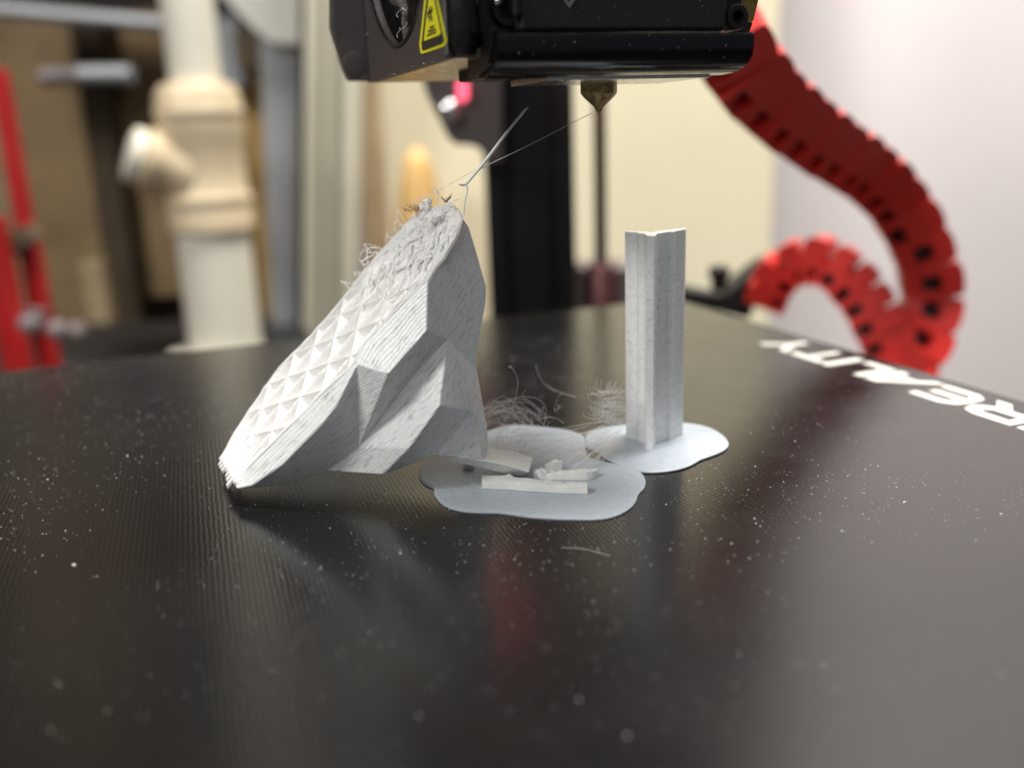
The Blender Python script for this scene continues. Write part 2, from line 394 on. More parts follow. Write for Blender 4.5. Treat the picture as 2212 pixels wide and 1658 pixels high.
# PVC pipe with tee
pc = at(476, 640, 700); px, py = pc[0], pc[1]
def zat(y, x=440): return at(x, y, 700)[2]
pipe = thing('drain_pipe', 'upright white plastic pipe with a cream tee fitting at left', 'pipe', (px, py, FLOOR))
V, F = lathe_vf((px, py, 0), [(26.5, FLOOR), (26.5, zat(490))], 32); mesh('lower_pipe', V, F, M['pvc'], parent=pipe, smooth=True)
V, F = lathe_vf((px, py, 0), [(18, zat(200)), (18, 700)], 32); mesh('upper_pipe', V, F, M['pvc'], parent=pipe, smooth=True)
zb, zt_ = zat(498), zat(192)
prof = [(27, zb), (30, zb + 1), (30, zb + 22), (28, zb + 25), (28, zb + 45), (28.3, zb + 62), (30, zb + 68), (30, zt_ - 14), (29, zt_ - 4), (25, zt_ + 3), (18.5, zt_ + 4)]
V, F = lathe_vf((px, py, 0), prof, 36); tee = mesh('tee_fitting', V, F, M['pvc_cream'], parent=pipe, smooth=True)
bz = zat(338, 330)
V, F = lathe_vf((px, py, bz - 16), [(27, 4), (25, 18), (21, 30), (22, 32), (22, 43), (17, 45)], 32, (-.86, -.42, .36)); mesh('branch', V, F, M['pvc_cream'], parent=tee, smooth=True)
V, F = lathe_vf((px, py, bz - 16), [(15, 44), (19, 46), (19, 53), (14, 55)], 32, (-.86, -.42, .36)); mesh('plug', V, F, M['pvc'], parent=tee, smooth=True)
for zz in (zb + 22, zt_ - 16):
    V, F = lathe_vf((px, py, zz), [(30, -4), (30.8, -3), (30.8, 3), (30, 4)], 36); mesh('collar', V, F, M['pvc_cream'], parent=tee, smooth=True)
V, F = lathe_vf((px - 6, py - 3, 0), [(35, zat(758)), (35, zat(754)), (28, zat(750))], 36)
mesh('floor_flange', V, F, M['pvc'], parent=pipe, smooth=True)
# black tray below
box('black_tray', at(225, 765, 760) + [0, 0, -38], (330, 160, 100), M['black_matte'], base=at(225, 765, 760), bevel=5)
tag(bpy.data.objects['black_tray'], 'black tray behind the plate at the foot of the pipe', 'tray')

# red clamp frame
rf = thing('red_frame', 'red painted metal frame with two converging bars at far left', 'frame', at(60, 700, 640) * [1, 1, 0] + [0, 0, DESK])
def bar(name, p, q, w, t, mat, parent):
    p, q = np.array(p), np.array(q); d = q - p; L = np.linalg.norm(d); d /= L
    y = np.array([0, 1, 0.]); x = np.cross(y, d); x /= np.linalg.norm(x); y = np.cross(d, x)
    return box(name, (p + q) / 2, (w, t, L), mat, ax=(x, y, d), parent=parent, bevel=1.5)
bar('bar', at(-5, 150, 640), at(68, 560, 640), 7, 16, M['red_paint'], rf)
bar('bar', at(62, 520, 640), at(120, 860, 640), 10, 16, M['red_paint'], rf)
bar('bar', at(-20, 470, 620), at(52, 860, 620), 14, 16, M['red_paint'], rf)
bar('brace', at(-30, 560, 630), at(80, 500, 630), 12, 10, M['wood_dark'], rf)
bar('brace', at(20, 680, 632), at(95, 690, 632), 14, 10, M['grey_part'], rf)
for q in (at(68, 700, 600), at(128, 712, 600), at(168, 716, 640)):
    V, F = lathe_vf(q, [(3, 8), (6, 6), (6, -4), (3, -8)], 16, (0, -1, .2)); mesh('bolt', V, F, M['grey_part' if q is not None else 'chrome'], parent=rf, smooth=True)

# ================================================================== PRINTER: plate
ax_a = np.array([.9316, .3634, 0]); ax_e = np.array([.343, -.939, 0]); ax_e /= np.linalg.norm(ax_e)
p0 = g(345, 765); p1 = g(1800, 745)
A_ = np.array([[ax_a[0], -ax_e[0]], [ax_a[1], -ax_e[1]]]); st = np.linalg.solve(A_, (p1 - p0)[:2]); corner = p0 + ax_a * st[0]
n_in = np.array([-ax_e[1] * -1, ax_e[0] * -1, 0]); n_in = -ax_a
def pl(s, v, z=0.0):     # s along the right edge towards the viewer, v inward from it
    return corner + ax_e * s + n_in * v + np.array([0, 0, z])
SZ = 237.0; RR = 9.0; out = []
for cx, cy, a0 in ((RR, RR, 180), (SZ - RR, RR, 270), (SZ - RR, SZ - RR, 0), (RR, SZ - RR, 90)):
    for k in range(9):
        a = math.radians(a0 + k * 90 / 8); out.append(pl(cx + RR * math.cos(a), cy + RR * math.sin(a), -3.2))
bed = thing('print_plate', 'dark textured printer build plate scattered with dust, pale lettering along one edge', 'build plate', pl(SZ / 2, SZ / 2, -3.2))
prism('plate', out, (0, 0, 3.2), M['plate'], parent=bed, bevel=.4, segs=3)
carr = [pl(18, 22, -9), pl(SZ - 20, 22, -9), pl(SZ - 20, SZ - 20, -9), pl(18, SZ - 20, -9)]
prism('carriage', carr, (0, 0, 5.5), M['black_matte'], parent=bed)
for s_, v_ in ((30, 30), (SZ - 30, 30), (30, SZ - 30), (SZ - 30, SZ - 30)):
    V, F = lathe_vf(pl(s_, v_, -60), [(30, 0), (30, 2), (6, 4), (6, 51)], 20); mesh('stand', V, F, M['black_matte'], parent=bed)

# lettering on the plate (letters on the right edge read from the outside)
S0 = (g(1800, 745) - corner) @ ax_e
def LT(t, v): return pl(S0 - t, v, .025)
BL, TP = 3.6, 13.4
def strokes(name, polys, holes=()):
    parts = []
    for P in polys:
        V2, F2 = cdt(P); parts.append(([LT(*p) for p in V2], F2))
    V, F = merge(parts); return mesh(name, V, F, M['ink'], parent=bed, fix=False)
def letter(name, x0, w, outline, hole=None):
    pts = [(x0 + u * w, BL + v * (TP - BL)) for u, v in outline]
    if hole: hp = [[(x0 + u * w, BL + v * (TP - BL)) for u, v in hole]]
    V2, F2 = cdt(pts, holes=hp if hole else ())
    if hole:
        c = np.array([V2[list(f)].mean(0) for f in F2]); keep = ~inside(c, hp[0]) & inside(c, pts); F2 = [f for f, k in zip(F2, keep) if k]
    mesh(name, [LT(*p) for p in V2], F2, M['ink'], parent=bed, fix=False)
letter('letter_c', -73, 11, [(1, .78), (1, 1), (.35, 1), (.08, .85), (0, .5), (.08, .15), (.35, 0), (1, 0), (1, .22), (.4, .22), (.24, .35), (.22, .5), (.24, .65), (.4, .78)])
letter('letter_r', -61, 11.6, [(0, 0), (.2, 0), (.26, .32), (.48, .32), (.74, 0), (1.02, 0), (.76, .34), (.95, .48), (1, .68), (.93, .9), (.7, 1), (.02, 1)], [(.2, .78), (.68, .78), (.77, .68), (.68, .54), (.19, .54)])
letter('letter_e', -48.6, 11, [(1, .78), (1, 1), (.3, 1), (.07, .85), (0, .5), (.07, .15), (.3, 0), (1, 0), (1, .2), (.38, .2), (.26, .27), (.24, .39), (.9, .39), (.9, .6), (.24, .6), (.27, .72), (.38, .79)])
letter('letter_a', -37.4, 12, [(0, 0), (.24, 0), (.42, .25), (.78, .25), (.78, 0), (1, 0), (1, 1), (.7, 1)], [(.55, .45), (.78, .45), (.78, .76)])
letter('letter_l', -24.6, 8.4, [(0, 0), (1, 0), (1, .22), (.28, .22), (.28, 1), (0, 1)])
letter('letter_i', -14.8, 2.7, [(0, 0), (1, 0), (1, 1), (0, 1)])
letter('letter_t', -11.4, 10, [(.4, 0), (.62, 0), (.62, .78), (1, .78), (1, 1), (0, 1), (0, .78), (.4, .78)])
letter('letter_y', -.6, 11, [(.4, 0), (.62, 0), (.62, .4), (1, 1), (.74, 1), (.5, .6), (.26, 1), (0, 1), (.4, .4)])

# dust
parts = []
oct_v = np.array([(1, 0, 0), (-1, 0, 0), (0, 1, 0), (0, -1, 0), (0, 0, 1), (0, 0, -.2)]); oct_f = [(0, 2, 4), (2, 1, 4), (1, 3, 4), (3, 0, 4), (2, 0, 5), (1, 2, 5), (3, 1, 5), (0, 3, 5)]
cnt = 0
while cnt < 11000:
    x = random.uniform(-130, 130); y = random.uniform(45, 230)
    d = np.array([x, y, 0]) - corner; s_, v_ = d @ ax_e, d @ n_in
    if not (1 < s_ < SZ - 1 and 1 < v_ < SZ - 1): continue
    if vnoise(np.array([x * .04 + 9]), np.array([y * .05]), 3)[0] < random.uniform(.15, .75): continue
    cnt += 1
    r = .034 * math.exp(random.gauss(0, .4)) * (1 if y > 100 else .62); L = r * random.choice([1, 1, 1.3, 2, 3.2]) ; a = random.uniform(0, 6.28)
    Rm = np.array([[math.cos(a), -math.sin(a), 0], [math.sin(a), math.cos(a), 0], [0, 0, 1]])
    v = oct_v * [L, r, r * .8]; v = v + rng.normal(0, r * .15, v.shape); parts.append((v @ Rm.T + [x, y, r * .15 + .01], oct_f))
for x, y, r in ((g(905, 1545)[0], g(905, 1545)[1], .09), (g(1355, 1588)[0], g(1355, 1588)[1], .12), (g(160, 1220)[0], g(160, 1220)[1], .22), (g(1250, 1510)[0], g(1250, 1510)[1], .1)):
    v = oct_v * [r * 1.3, r, r]; parts.append((v + [x, y, r * .2], oct_f))
V, F = merge(parts)
tag(mesh('dust', V, F, M['dust'], base=(0, 100, 0), fix=False), 'pale dust specks scattered over the dark build plate', 'dust', kind='stuff')
# fine scratch
V, F = tube_vf(smooth_path([g(1212, 1182), g(1260, 1185), g(1318, 1200)], 10) + [0, 0, .02], .014, 4)
tag(mesh('loose_fibre', V, F, M['fibre'], base=g(1260, 1185)), 'single short pale fibre lying on the plate in front of the brim', 'fibre')

# ================================================================== PRINTER: frame
up = thing('printer_upright', 'black slotted aluminium upright of the printer behind the plate', 'post', at(1145, 660, 410) * [1, 1, 0] + [0, 0, DESK])
xa, xb = at(1052, 500, 410)[0], at(1243, 500, 410)[0]; W = xb - xa
slots = [.22, .30, .62, .70]
xs = [0, .17, .17, .20, .25, .28, .28, .50, .50, .52, .57, .60, .60, 1]
prof = []
def slot(c, w=.10, d=3.0):
    return [(c - w / 2, 0), (c - w / 2 + .012, d * .4), (c - w / 2 + .012, d), (c + w / 2 - .012, d), (c + w / 2 - .012, d * .4), (c + w / 2, 0)]
prof = [(0, 0)] + slot(.25) + slot(.75) + [(1, 0), (1, W), (0, W)]
prism('extrusion', [(xa + u * W, 410 + v, DESK) for u, v in prof], (0, 0, 640), M['black_satin'], parent=up)
q = at(1190, 240, 412)
for u in (.25, .75):
    box('slot_strip', (xa + u * W, 412.6, 300), (2.6, .6, 420), M['dark_red_steel'] if u > .5 else M['black_matte'], parent=up)
# carriage bracket with indicator and screw
br = thing('gantry_bracket', 'black gantry bracket with a red light beside the printer upright', 'bracket', at(990, 250, 385))
P = [at(905, 150, 385), at(922, 205, 385), at(948, 258, 385), at(968, 298, 385), at(984, 312, 385), at(1020, 314, 385), at(1038, 322, 385), at(1050, 350, 385), at(1085, 350, 385), at(1085, 100, 385), at(905, 60, 385)]
prism('plate', P, (0, 14, 0), M['brown_paint'], parent=br, bevel=.8)
V, F = lathe_vf(at(972, 240, 384), [(5, -1), (4.4, 1.4), (3.2, 2.8), (1.5, 3.3)], 20, (0, -1, 0)); mesh('screw', V, F, M['chrome'], parent=br, smooth=True)
q = at(1000, 196, 384); V, F = tube_vf([q + [0, -1, -3.4], q + [0, -1.6, -2.8], q + [0, -1.6, 3.2], q + [0, -1, 3.8]], [1.2, 2.1, 2.1, 1.2], 12); mesh('indicator_light', V, F, M['led'], parent=br, smooth=True)
# lead screw with coupler
lx = at(1297, 450, 425)
ls = thing('lead_screw', 'thin dark reddish lead screw rising behind the nozzle', 'screw rod', (lx[0], 425, DESK))
pts = []; zz = np.arange(-40, 620, 1.0)
V, F = lathe_vf((lx[0], 425, 0), [(2.6 + .45 * (i % 2), z) for i, z in enumerate(zz)], 12); mesh('rod', V, F, M['dark_red_steel'], parent=ls, smooth=True)
V, F = lathe_vf((lx[0], 425, 0), [(7, DESK), (7, at(1297, 575, 425)[2]), (6, at(1297, 570, 425)[2])], 20); mesh('coupler', V, F, M['dark_red_steel'], parent=ls, smooth=True)
mtr = at(1320, 600, 430); box('motor_mount', (at(1308, 600, 430)[0], 440, (at(1308, 575, 430)[2] + DESK) / 2), (abs(at(1365, 600, 430)[0] - at(1250, 600, 430)[0]), 30, at(1308, 575, 430)[2] - DESK), M['grey_part'], base=(mtr[0], 440, DESK), bevel=1.5)
tag(bpy.data.objects['motor_mount'], 'grey motor block at the foot of the lead screw', 'motor')
# unseen red block, set to glow for the red streak mirrored in the plate
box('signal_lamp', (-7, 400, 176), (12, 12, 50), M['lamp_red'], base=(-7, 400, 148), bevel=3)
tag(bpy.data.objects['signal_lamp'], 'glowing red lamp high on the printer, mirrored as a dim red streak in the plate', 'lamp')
box('gantry_beam', (20, 392, 355), (420, 22, 40), M['black_satin'], base=(20, 392, 335), bevel=1)
tag(bpy.data.objects['gantry_beam'], 'black crossbeam of the printer above the view', 'beam')

# ================================================================== cable chains
def chain(label, pts, Ys, w0, w1, hole_off, name_group, n, yaw=0):
    P3 = np.array([at(x, y, Y) for (x, y), Y in zip(pts, Ys)])
    path = smooth_path(P3, 200); s = np.r_[0, np.cumsum(np.linalg.norm(np.diff(path, axis=0), axis=1))]
    ch = thing('cable_chain', label, 'cable chain', path[0], group=name_group)
    b = FR[ch.name][0]
    L = s[-1] / n; meshes = []
    for k in range(2):      # link: a frame with a window, extruded through the depth of the chain
        off = hole_off[k]
        o_ = [(-.5, -.60), (-.2, -.62), (.2, -.62), (.5, -.57), (.5, .55), (.42, .60), (.1, .64), (-.2, .64), (-.42, .60), (-.5, .55)]
        hx, hy = (.30, .16) if k == 0 else (.25, .20)
        i_ = [(-hx + .02, off - hy), (hx + .02, off - hy), (hx + .02, off + hy), (-hx + .02, off + hy)]
        V2, F2 = cdt([(u, v) for v, u in o_], holes=[[(v, u) for u, v in i_]])
        c = np.array([V2[list(f)].mean(0) for f in F2]); F2 = [f for f, kk in zip(F2, ~inside(c, [(v, u) for u, v in i_])) if kk]
        # boundary edges
        from collections import Counter
        ec = Counter(); 
        for f in F2:
            for i in range(len(f)):
                e = (f[i], f[(i + 1) % len(f)]); ec[tuple(sorted(e))] += 1
        nV = len(V2); Vv = [(x, y, -.5) for x, y in V2] + [(x, y, .5) for x, y in V2]
        Ff = [f[::-1] for f in F2] + [tuple(nV + i for i in f) for f in F2] + [(a, b2, nV + b2, nV + a) for (a, b2), c2 in ec.items() if c2 == 1]
        me = bpy.data.meshes.new('link'); me.from_pydata(Vv, [], Ff); me.update()
        bm = bmesh.new(); bm.from_mesh(me); bmesh.ops.recalc_face_normals(bm, faces=bm.faces); bm.to_mesh(me); bm.free()
        me.materials.append(M['red']); meshes.append(me)
    for i in range(n):
        t = (i + .5) / n; d = t * s[-1]
        c = np.array([np.interp(d, s, path[:, k]) for k in range(3)]); c2 = np.array([np.interp(min(d + 1, s[-1]), s, path[:, k]) for k in range(3)]); c1 = np.array([np.interp(max(d - 1, 0), s, path[:, k]) for k in range(3)])
        T = (c2 - c1) / np.linalg.norm(c2 - c1); D = np.array([math.sin(yaw), math.cos(yaw), 0.0]); D -= T * (D @ T); D /= np.linalg.norm(D); X = np.cross(T, D)
        w = w0 + (w1 - w0) * t + (.4 if i % 2 else 0)
        o = bpy.data.objects.new('link', meshes[0 if t < hole_off[2] else 1]); COL.objects.link(o); o.parent = ch
        md = o.modifiers.new('bevel', 'BEVEL'); md.width = .0014; md.segments = 2; md.limit_method = 'ANGLE'
        m = Matrix.Identity(4)
        for r in range(3): m[r][0] = X[r] * w * MM; m[r][1] = T[r] * L * .985 * MM; m[r][2] = D[r] * (12.6 if i % 2 else 11.6) * MM
        m.translation = Vector(((c - b) * MM).tolist()); o.matrix_local = m
    Xs = []
    T = np.gradient(path, axis=0); T /= np.linalg.norm(T, axis=1)[:, None]; X = np.cross(T, np.array([math.sin(yaw), math.cos(yaw), 0.0]))
    offs = np.where(np.linspace(0, 1, len(path)) < hole_off[2], hole_off[0], hole_off[1]); offs = np.convolve(np.pad(offs, 12, 'edge'), np.ones(25) / 25, 'valid')
    for f_, r_ in ((1.0, 3.3), (.35, 3.2), (-.3, 3.0)):
        V, F = tube_vf((path + X * (offs * w0 * f_)[:, None])[::6], r_, 8); mesh('cable', V, F, M['cable'], parent=ch, smooth=True)
    return ch
chain('long red cable chain hanging from behind the print head down past the plate edge',
      [(1560, 60), (1605, 145), (1675, 228), (1775, 308), (1880, 380), (1950, 458), (1998, 560), (2010, 650), (1985, 730), (1930, 830)],
      [235, 245, 262, 285, 310, 322, 325, 325, 320, 312], 14.5, 15.5, (-.36, -.02, .70), 'red cable chains', 17, yaw=.25)
chain('short red cable chain curling from the black clamp down behind the plate',
      [(1655, 650), (1682, 595), (1740, 562), (1803, 575), (1860, 632), (1905, 710), (1945, 810)],
      [345, 340, 336, 330, 325, 320, 315], 12, 14, (-.34, -.34, .5), 'red cable chains', 10, yaw=.35)
cb = thing('chain_clamp', 'black clamp with small knob holding the end of the short red chain', 'clamp', at(1560, 640, 350))
prism('arm', [at(1470, 622, 350), at(1560, 640, 350), at(1640, 575, 350), at(1668, 560, 350), at(1640, 640, 350), at(1620, 690, 350), at(1540, 672, 350), at(1470, 662, 350)], (0, 14, 0), M['black_matte'], parent=cb, bevel=1)
V, F = lathe_vf(at(1553, 625, 352), [(3, 0), (3, 4), (4, 5), (4, 8), (2, 9)], 12); mesh('knob', V, F, M['black_matte'], parent=cb, smooth=True)

# ================================================================== PRINT HEAD
ZB = 58.7
Nc = g(967, 125, ZB); Bc = g(799, 178, ZB)
sd = Bc - Nc; DEP = np.linalg.norm(sd); sd /= DEP; fd = np.array([sd[1], -sd[0], 0.0]); UP = np.array([0, 0, 1.0])
head = thing('extruder_carriage', 'black printer head unit with a yellow hot surface warning sticker and brass nozzle', 'print head', Nc, rot=np.array([fd, sd, UP]).T)
def hp(u, v, z): return Nc + fd * u + sd * v + UP * (z - ZB)
def side(x, y, off=0.0): return onp(x, y, Nc - fd * off, fd)       # on the left face, off mm proud
def front(x, y, off=0.0): return onp(x, y, Nc - sd * off, sd)
# fan opening circle fitted on the left face
cp = np.array([side(*Z6(x, y)) for x, y in ((200, 0), (215, 60), (240, 130), (270, 190), (305, 228), (330, 232), (360, 215), (400, 150), (430, 70), (445, 0))])
q2 = np.stack([(cp - Nc) @ sd, cp[:, 2]], 1)
A_ = np.c_[2 * q2, np.ones(len(q2))]; sol = np.linalg.lstsq(A_, (q2 ** 2).sum(1), rcond=None)[0]; cc = sol[:2]; cr = math.sqrt(sol[2] + cc @ cc)
print('fan circle', cc, cr, 'box depth', DEP)
TOPZ = 108
outer = [(1.2, ZB), (DEP, ZB), (DEP, TOPZ), (1.2, TOPZ)]
cr = min(cr, cc[1] - ZB - 1.5)
hole = [(cc[0] + cr * math.cos(a), cc[1] + cr * math.sin(a)) for a in np.linspace(0, 2 * math.pi, 65)[:-1]]
def plate_hole(name, off, th, outer, hole, mat, bevel=0):
    V2, F2 = cdt(outer, holes=[hole]); c = np.array([V2[list(f)].mean(0) for f in F2]); F2 = [f for f, k in zip(F2, ~inside(c, hole)) if k]
    from collections import Counter
    ec = Counter()
    for f in F2:
        for i in range(len(f)): ec[tuple(sorted((f[i], f[(i + 1) % len(f)])))] += 1
    n = len(V2); V = [hp(off, p[0], p[1]) for p in V2] + [hp(off + th, p[0], p[1]) for p in V2]
    F = [f for f in F2] + [tuple(n + i for i in f)[::-1] for f in F2] + [(a, b, n + b, n + a) for (a, b), c2 in ec.items() if c2 == 1]
    return mesh(name, V, F, mat, parent=head)
shroud = plate_hole('shroud_side', 0, 1.3, outer, hole, M['brown_paint'])
# rolled bright rim of the opening
rim = np.array([hp(-.05, p[0], p[1]) for p in hole + hole[:1]])
V, F = tube_vf(rim, .28, 6, cap=False); mesh('opening_rim', V, F, M['black_satin'], parent=shroud, smooth=True)
# fan inside
fan = mesh('fan', *lathe_vf(hp(1.2, cc[0], cc[1]), [(cr + 1.2, 9), (cr + 1.2, 4), (7, 3.5), (7, .5), (2, .3)], 40, fd), M['black_satin'], parent=head, smooth=False)
fan.hide_render = False
for k in range(7):
    a = 2 * math.pi * k / 7 + .35
    e0 = np.array([math.cos(a), math.sin(a)]); e1 = np.array([math.cos(a + .5), math.sin(a + .5)])
    pts = [hp(1.9, cc[0] + e0[0] * 7, cc[1] + e0[1] * 7), hp(5.0, cc[0] + e0[0] * cr, cc[1] + e0[1] * cr), hp(2.6, cc[0] + e1[0] * cr, cc[1] + e1[1] * cr), hp(1.7, cc[0] + e1[0] * 7, cc[1] + e1[1] * 7)]
    prism('blade', pts, fd * .5, M['black_satin'], parent=fan)
# dusty strut hanging across the opening
sp = [side(*Z6(300, -60)), side(*Z6(326, 10)), side(*Z6(336, 60)), side(*Z6(338, 130)), side(*Z6(345, 215))]
V, F = tube_vf(smooth_path(np.array(sp) + fd * 1.0, 14), [2.3, 2.2, 1.7, 1.1, .75, .62, .6, .6, .6, .6, .6, .6, .6, .6], 10)
V = V + rng.normal(0, .05, V.shape); mesh('dusty_strut', V, F, plain('dusty_strut', (.13, .11, .10), .8, 0, .5, 3, .15, 5), parent=head)
parts = []
for pts in (((640, 190), (625, 160), (690, 90), (700, 105)), ((690, 90), (730, 120), (742, 90)), ((640, 420), (630, 380), (680, 320), (730, 290), (740, 250)), ((665, 325), (660, 310))):
    parts.append(tube_vf(smooth_path([side(*Z3(x, y), off=.1) for x, y in pts], 10), .05, 4))
V, F = merge(parts); mesh('lint', V, F, M['fibre'], parent=head, kind='stuff')
# lint specks along the lower edge
parts = []
for x, y in ((440, 800), (600, 825), (550, 830), (690, 780), (710, 772), (800, 738), (835, 728), (925, 708), (1020, 688), (785, 780), (325, 470), (300, 380), (318, 270), (770, 360), (600, 750)):
    c = side(*Z3(x, y), off=.12); r = random.uniform(.05, .11); parts.append((oct_v * r * random.uniform(.8, 1.5) + c, oct_f))
V, F = merge(parts); mesh('lint', V, F, M['dust'], parent=head, kind='stuff')
parts = []
for x, y in ((1065, 213), (1218, 212), (1400, 182), (1595, 175), (1768, 200), (1740, 240), (1900, 252), (1968, 288), (1980, 230), (940, 268), (1010, 275), (1120, 230), (1500, 226), (1660, 250)):
    parts.append((oct_v * random.uniform(.025, .05) * [1.6, .6, 1] + front(*Z6(x, y), off=4.66), oct_f))
for x, y in ((1850, 5), (1845, 50), (1888, 55), (1862, 30), (1600, 35), (1765, 128), (1240, 60), (1340, 90), (1500, 70), (1690, 100), (1420, 30)):
    parts.append((oct_v * random.uniform(.02, .045) * [1, .6, 1.5] + front(*Z6(x, y), off=1.25), oct_f))
V, F = merge(parts); mesh('lint', V, F, M['dust'], parent=head, kind='stuff')
# box behind: underside and back and inner front
UW = 16.0
under_pts = [hp(1.3, .8, ZB), hp(UW, .8, ZB), hp(UW, DEP, ZB), hp(1.3, DEP, ZB)]
prism('shroud_bottom', under_pts, UP * 1.2, M['under'], parent=shroud)
prism('shroud_back', [hp(0, DEP + .01, ZB), hp(48, DEP + .01, ZB), hp(48, DEP + .01, TOPZ), hp(0, DEP + .01, TOPZ)], sd * 1.5, M['black_matte'], parent=shroud)
prism('shroud_front', [hp(3, 1.6, ZB + .6), hp(12, 1.6, ZB + .6), hp(12, 1.6, TOPZ), hp(3, 1.6, TOPZ)], sd * 1.5, M['black_satin'], parent=shroud)
# rolled front corner
zt = np.linspace(ZB + .3, TOPZ, 30); V, F = tube_vf([hp(2.3, 1.0, z) for z in zt], [1.5] + [2.2] * 28 + [2.2], 20)
mesh('corner_post', V, F, M['black_satin'], parent=head, smooth=True)
V, F = tube_vf([hp(.1, .5, ZB + .4), hp(.1, .5, TOPZ)], .22, 8); mesh('corner_bead', V, F, M['silver'] if False else plain('worn_edge', (.25, .24, .23), .3, .5), parent=head, smooth=True)
# front cover
u0 = (front(1115, 30) - Nc) @ fd; u1 = (front(1562, 40) - Nc) @ fd
zc0 = front(1300, 62)[2]
prism('front_cover', [hp(u0, -1.2, zc0 - .5), hp(u1, -1.2, zc0 - .5), hp(u1, -1.2, TOPZ), hp(u0, -1.2, TOPZ)], sd * 6, M['black_matte'], parent=head, bevel=.7, segs=3)
V, F = tube_vf([hp(u0 - .3, -1.1, zc0 + 1.5), hp(u0 - .3, -1.1, TOPZ)], .75, 12); mesh('cover_rib', V, F, M['black_satin'], parent=head, smooth=True)
# V mark at the bottom of the emblem
P = [front(x, y, 1.28) for x, y in (Z6(1155, -14), Z6(1172, -14), Z6(1190, 18), Z6(1212, -14), Z6(1226, -14), Z6(1193, 42))]
prism('emblem', P, -sd * .12, plain('emblem_grey', (.22, .22, .22), .35, .3), parent=head)
# recessed screws
def screw(name, x, y, r, off=-1.0, lab=None):
    c = front(x, y, off)
    V, F = lathe_vf(c, [(r, -2), (r, .3), (r * .93, .6), (r * .55, .6), (r * .5, -.6)], 24, -sd)
    o = mesh(name, V, F, M['black_satin'], parent=head, smooth=True); return o
recess = prism('screw_pocket', [hp(4.8, 2.2, ZB + 4), hp(u0 - .4, 2.2, ZB + 4), hp(u0 - .4, 2.2, TOPZ), hp(4.8, 2.2, TOPZ)], sd * 3, M['black_gloss'], parent=head)
screw('screw', 1096, 18, 2.3, -1.4); 
V, F = lathe_vf(front(*Z6(835, 8), -.8), [(.8, -.4), (.7, .2), (.3, .5)], 12, -sd); mesh('screw_glint', V, F, M['chrome'], parent=head, smooth=True)
# right end: housing of the screw, gold coloured bracket
x = front(1590, 38, 0); ur = (front(1572, 38) - Nc) @ fd; ur2 = (front(1612, 38) - Nc) @ fd
prism('screw_boss', [hp(u1 + .1, .2, zc0), hp(ur2 - .4, .2, zc0), hp(ur2, .2, TOPZ), hp(u1 + .1, .2, TOPZ)], sd * 5, M['black_satin'], parent=head, bevel=.5)
screw('screw', 1590, 38, 1.65, .4)
P = [front(x, y, -6) for x, y in ((1604, -60), (1652, -60), (1628, 44), (1620, 52), (1600, 50))]
prism('gold_bracket', P, sd * 4, plain('gold_bracket', (.45, .30, .10), .3, .8, .4, .4), parent=head)
P = [front(x, y, -5.5) for x, y in ((1595, 44), (1626, 50), (1618, 72), (1595, 70))]
prism('end_clip', P, sd * 3, M['black_matte'], parent=head)
# curved lip
l0 = front(1072, 62, 4.2); l1 = front(1626, 78, 4.2); ul0 = (l0 - Nc) @ fd; ul1 = (l1 - Nc) @ fd; zl = (l0[2] + l1[2]) / 2
zbot = front(1300, 152, 0)[2]; Hh = zl - zbot
print('lip', ul0, ul1, l0[2], l1[2], zl, zbot)
pr = [(-1.4, .05), (-4.0, 0), (-4.35, -.2), (-4.5, -.55), (-4.6, -1.6), (-4.6, -3.0), (-4.3, -4.4), (-3.7, -5.5), (-2.7, -6.4), (-1.2, -7.1), (.6, -7.5), (3.5, -7.7)]
k_ = Hh / 6.6
pr = [(v, z * k_) for v, z in pr]
inner = [(v + .9, z + (.0 if i < 6 else .7)) for i, (v, z) in enumerate(pr)][::-1]
ring = pr + inner
prism('front_lip', [hp(ul0, v, zl + z) for v, z in ring], fd * (ul1 - ul0), M['black_gloss'], parent=head, bevel=.12)
# left end cap of lip: slightly wider grey tab
cap = [onp(x, y, hp(ul0, 0, 0) , fd) for x, y in (Z6(832, 142), Z6(808, 150), Z6(768, 165), Z6(745, 190), Z6(698, 205), Z6(700, 270), Z6(705, 388), Z6(742, 388), Z6(790, 350), Z6(808, 320), Z6(822, 235))]
prism('lip_end', cap, -fd * .6, M['black_satin'], parent=head, bevel=.15)
# block beneath, bright plate and heater bits
zp = front(1400, 160, 0)[2]
pb0 = (front(1215, 160) - Nc) @ fd; zbp = zl + pr[-1][1] - .3
box('bottom_plate', hp((pb0 + ul1) / 2 - 1.5, 10.5, zbp + .45), (ul1 - pb0 - 1, 15, .9), M['silver'], ax=(fd, sd, UP), parent=head, bevel=.1)
box('heater_cover', hp((8 + pb0) / 2 + 1, 17, ZB + 1.2), (pb0 - 9, 26, 5.4), M['black_matte'], ax=(fd, sd, UP), parent=head, bevel=.4)
box('core', hp((ul0 + ul1) / 2, 20, (ZB + TOPZ) / 2 + 4), (ul1 - ul0 - 4, 34, TOPZ - ZB - 7), M['black_matte'], ax=(fd, sd, UP), parent=head)
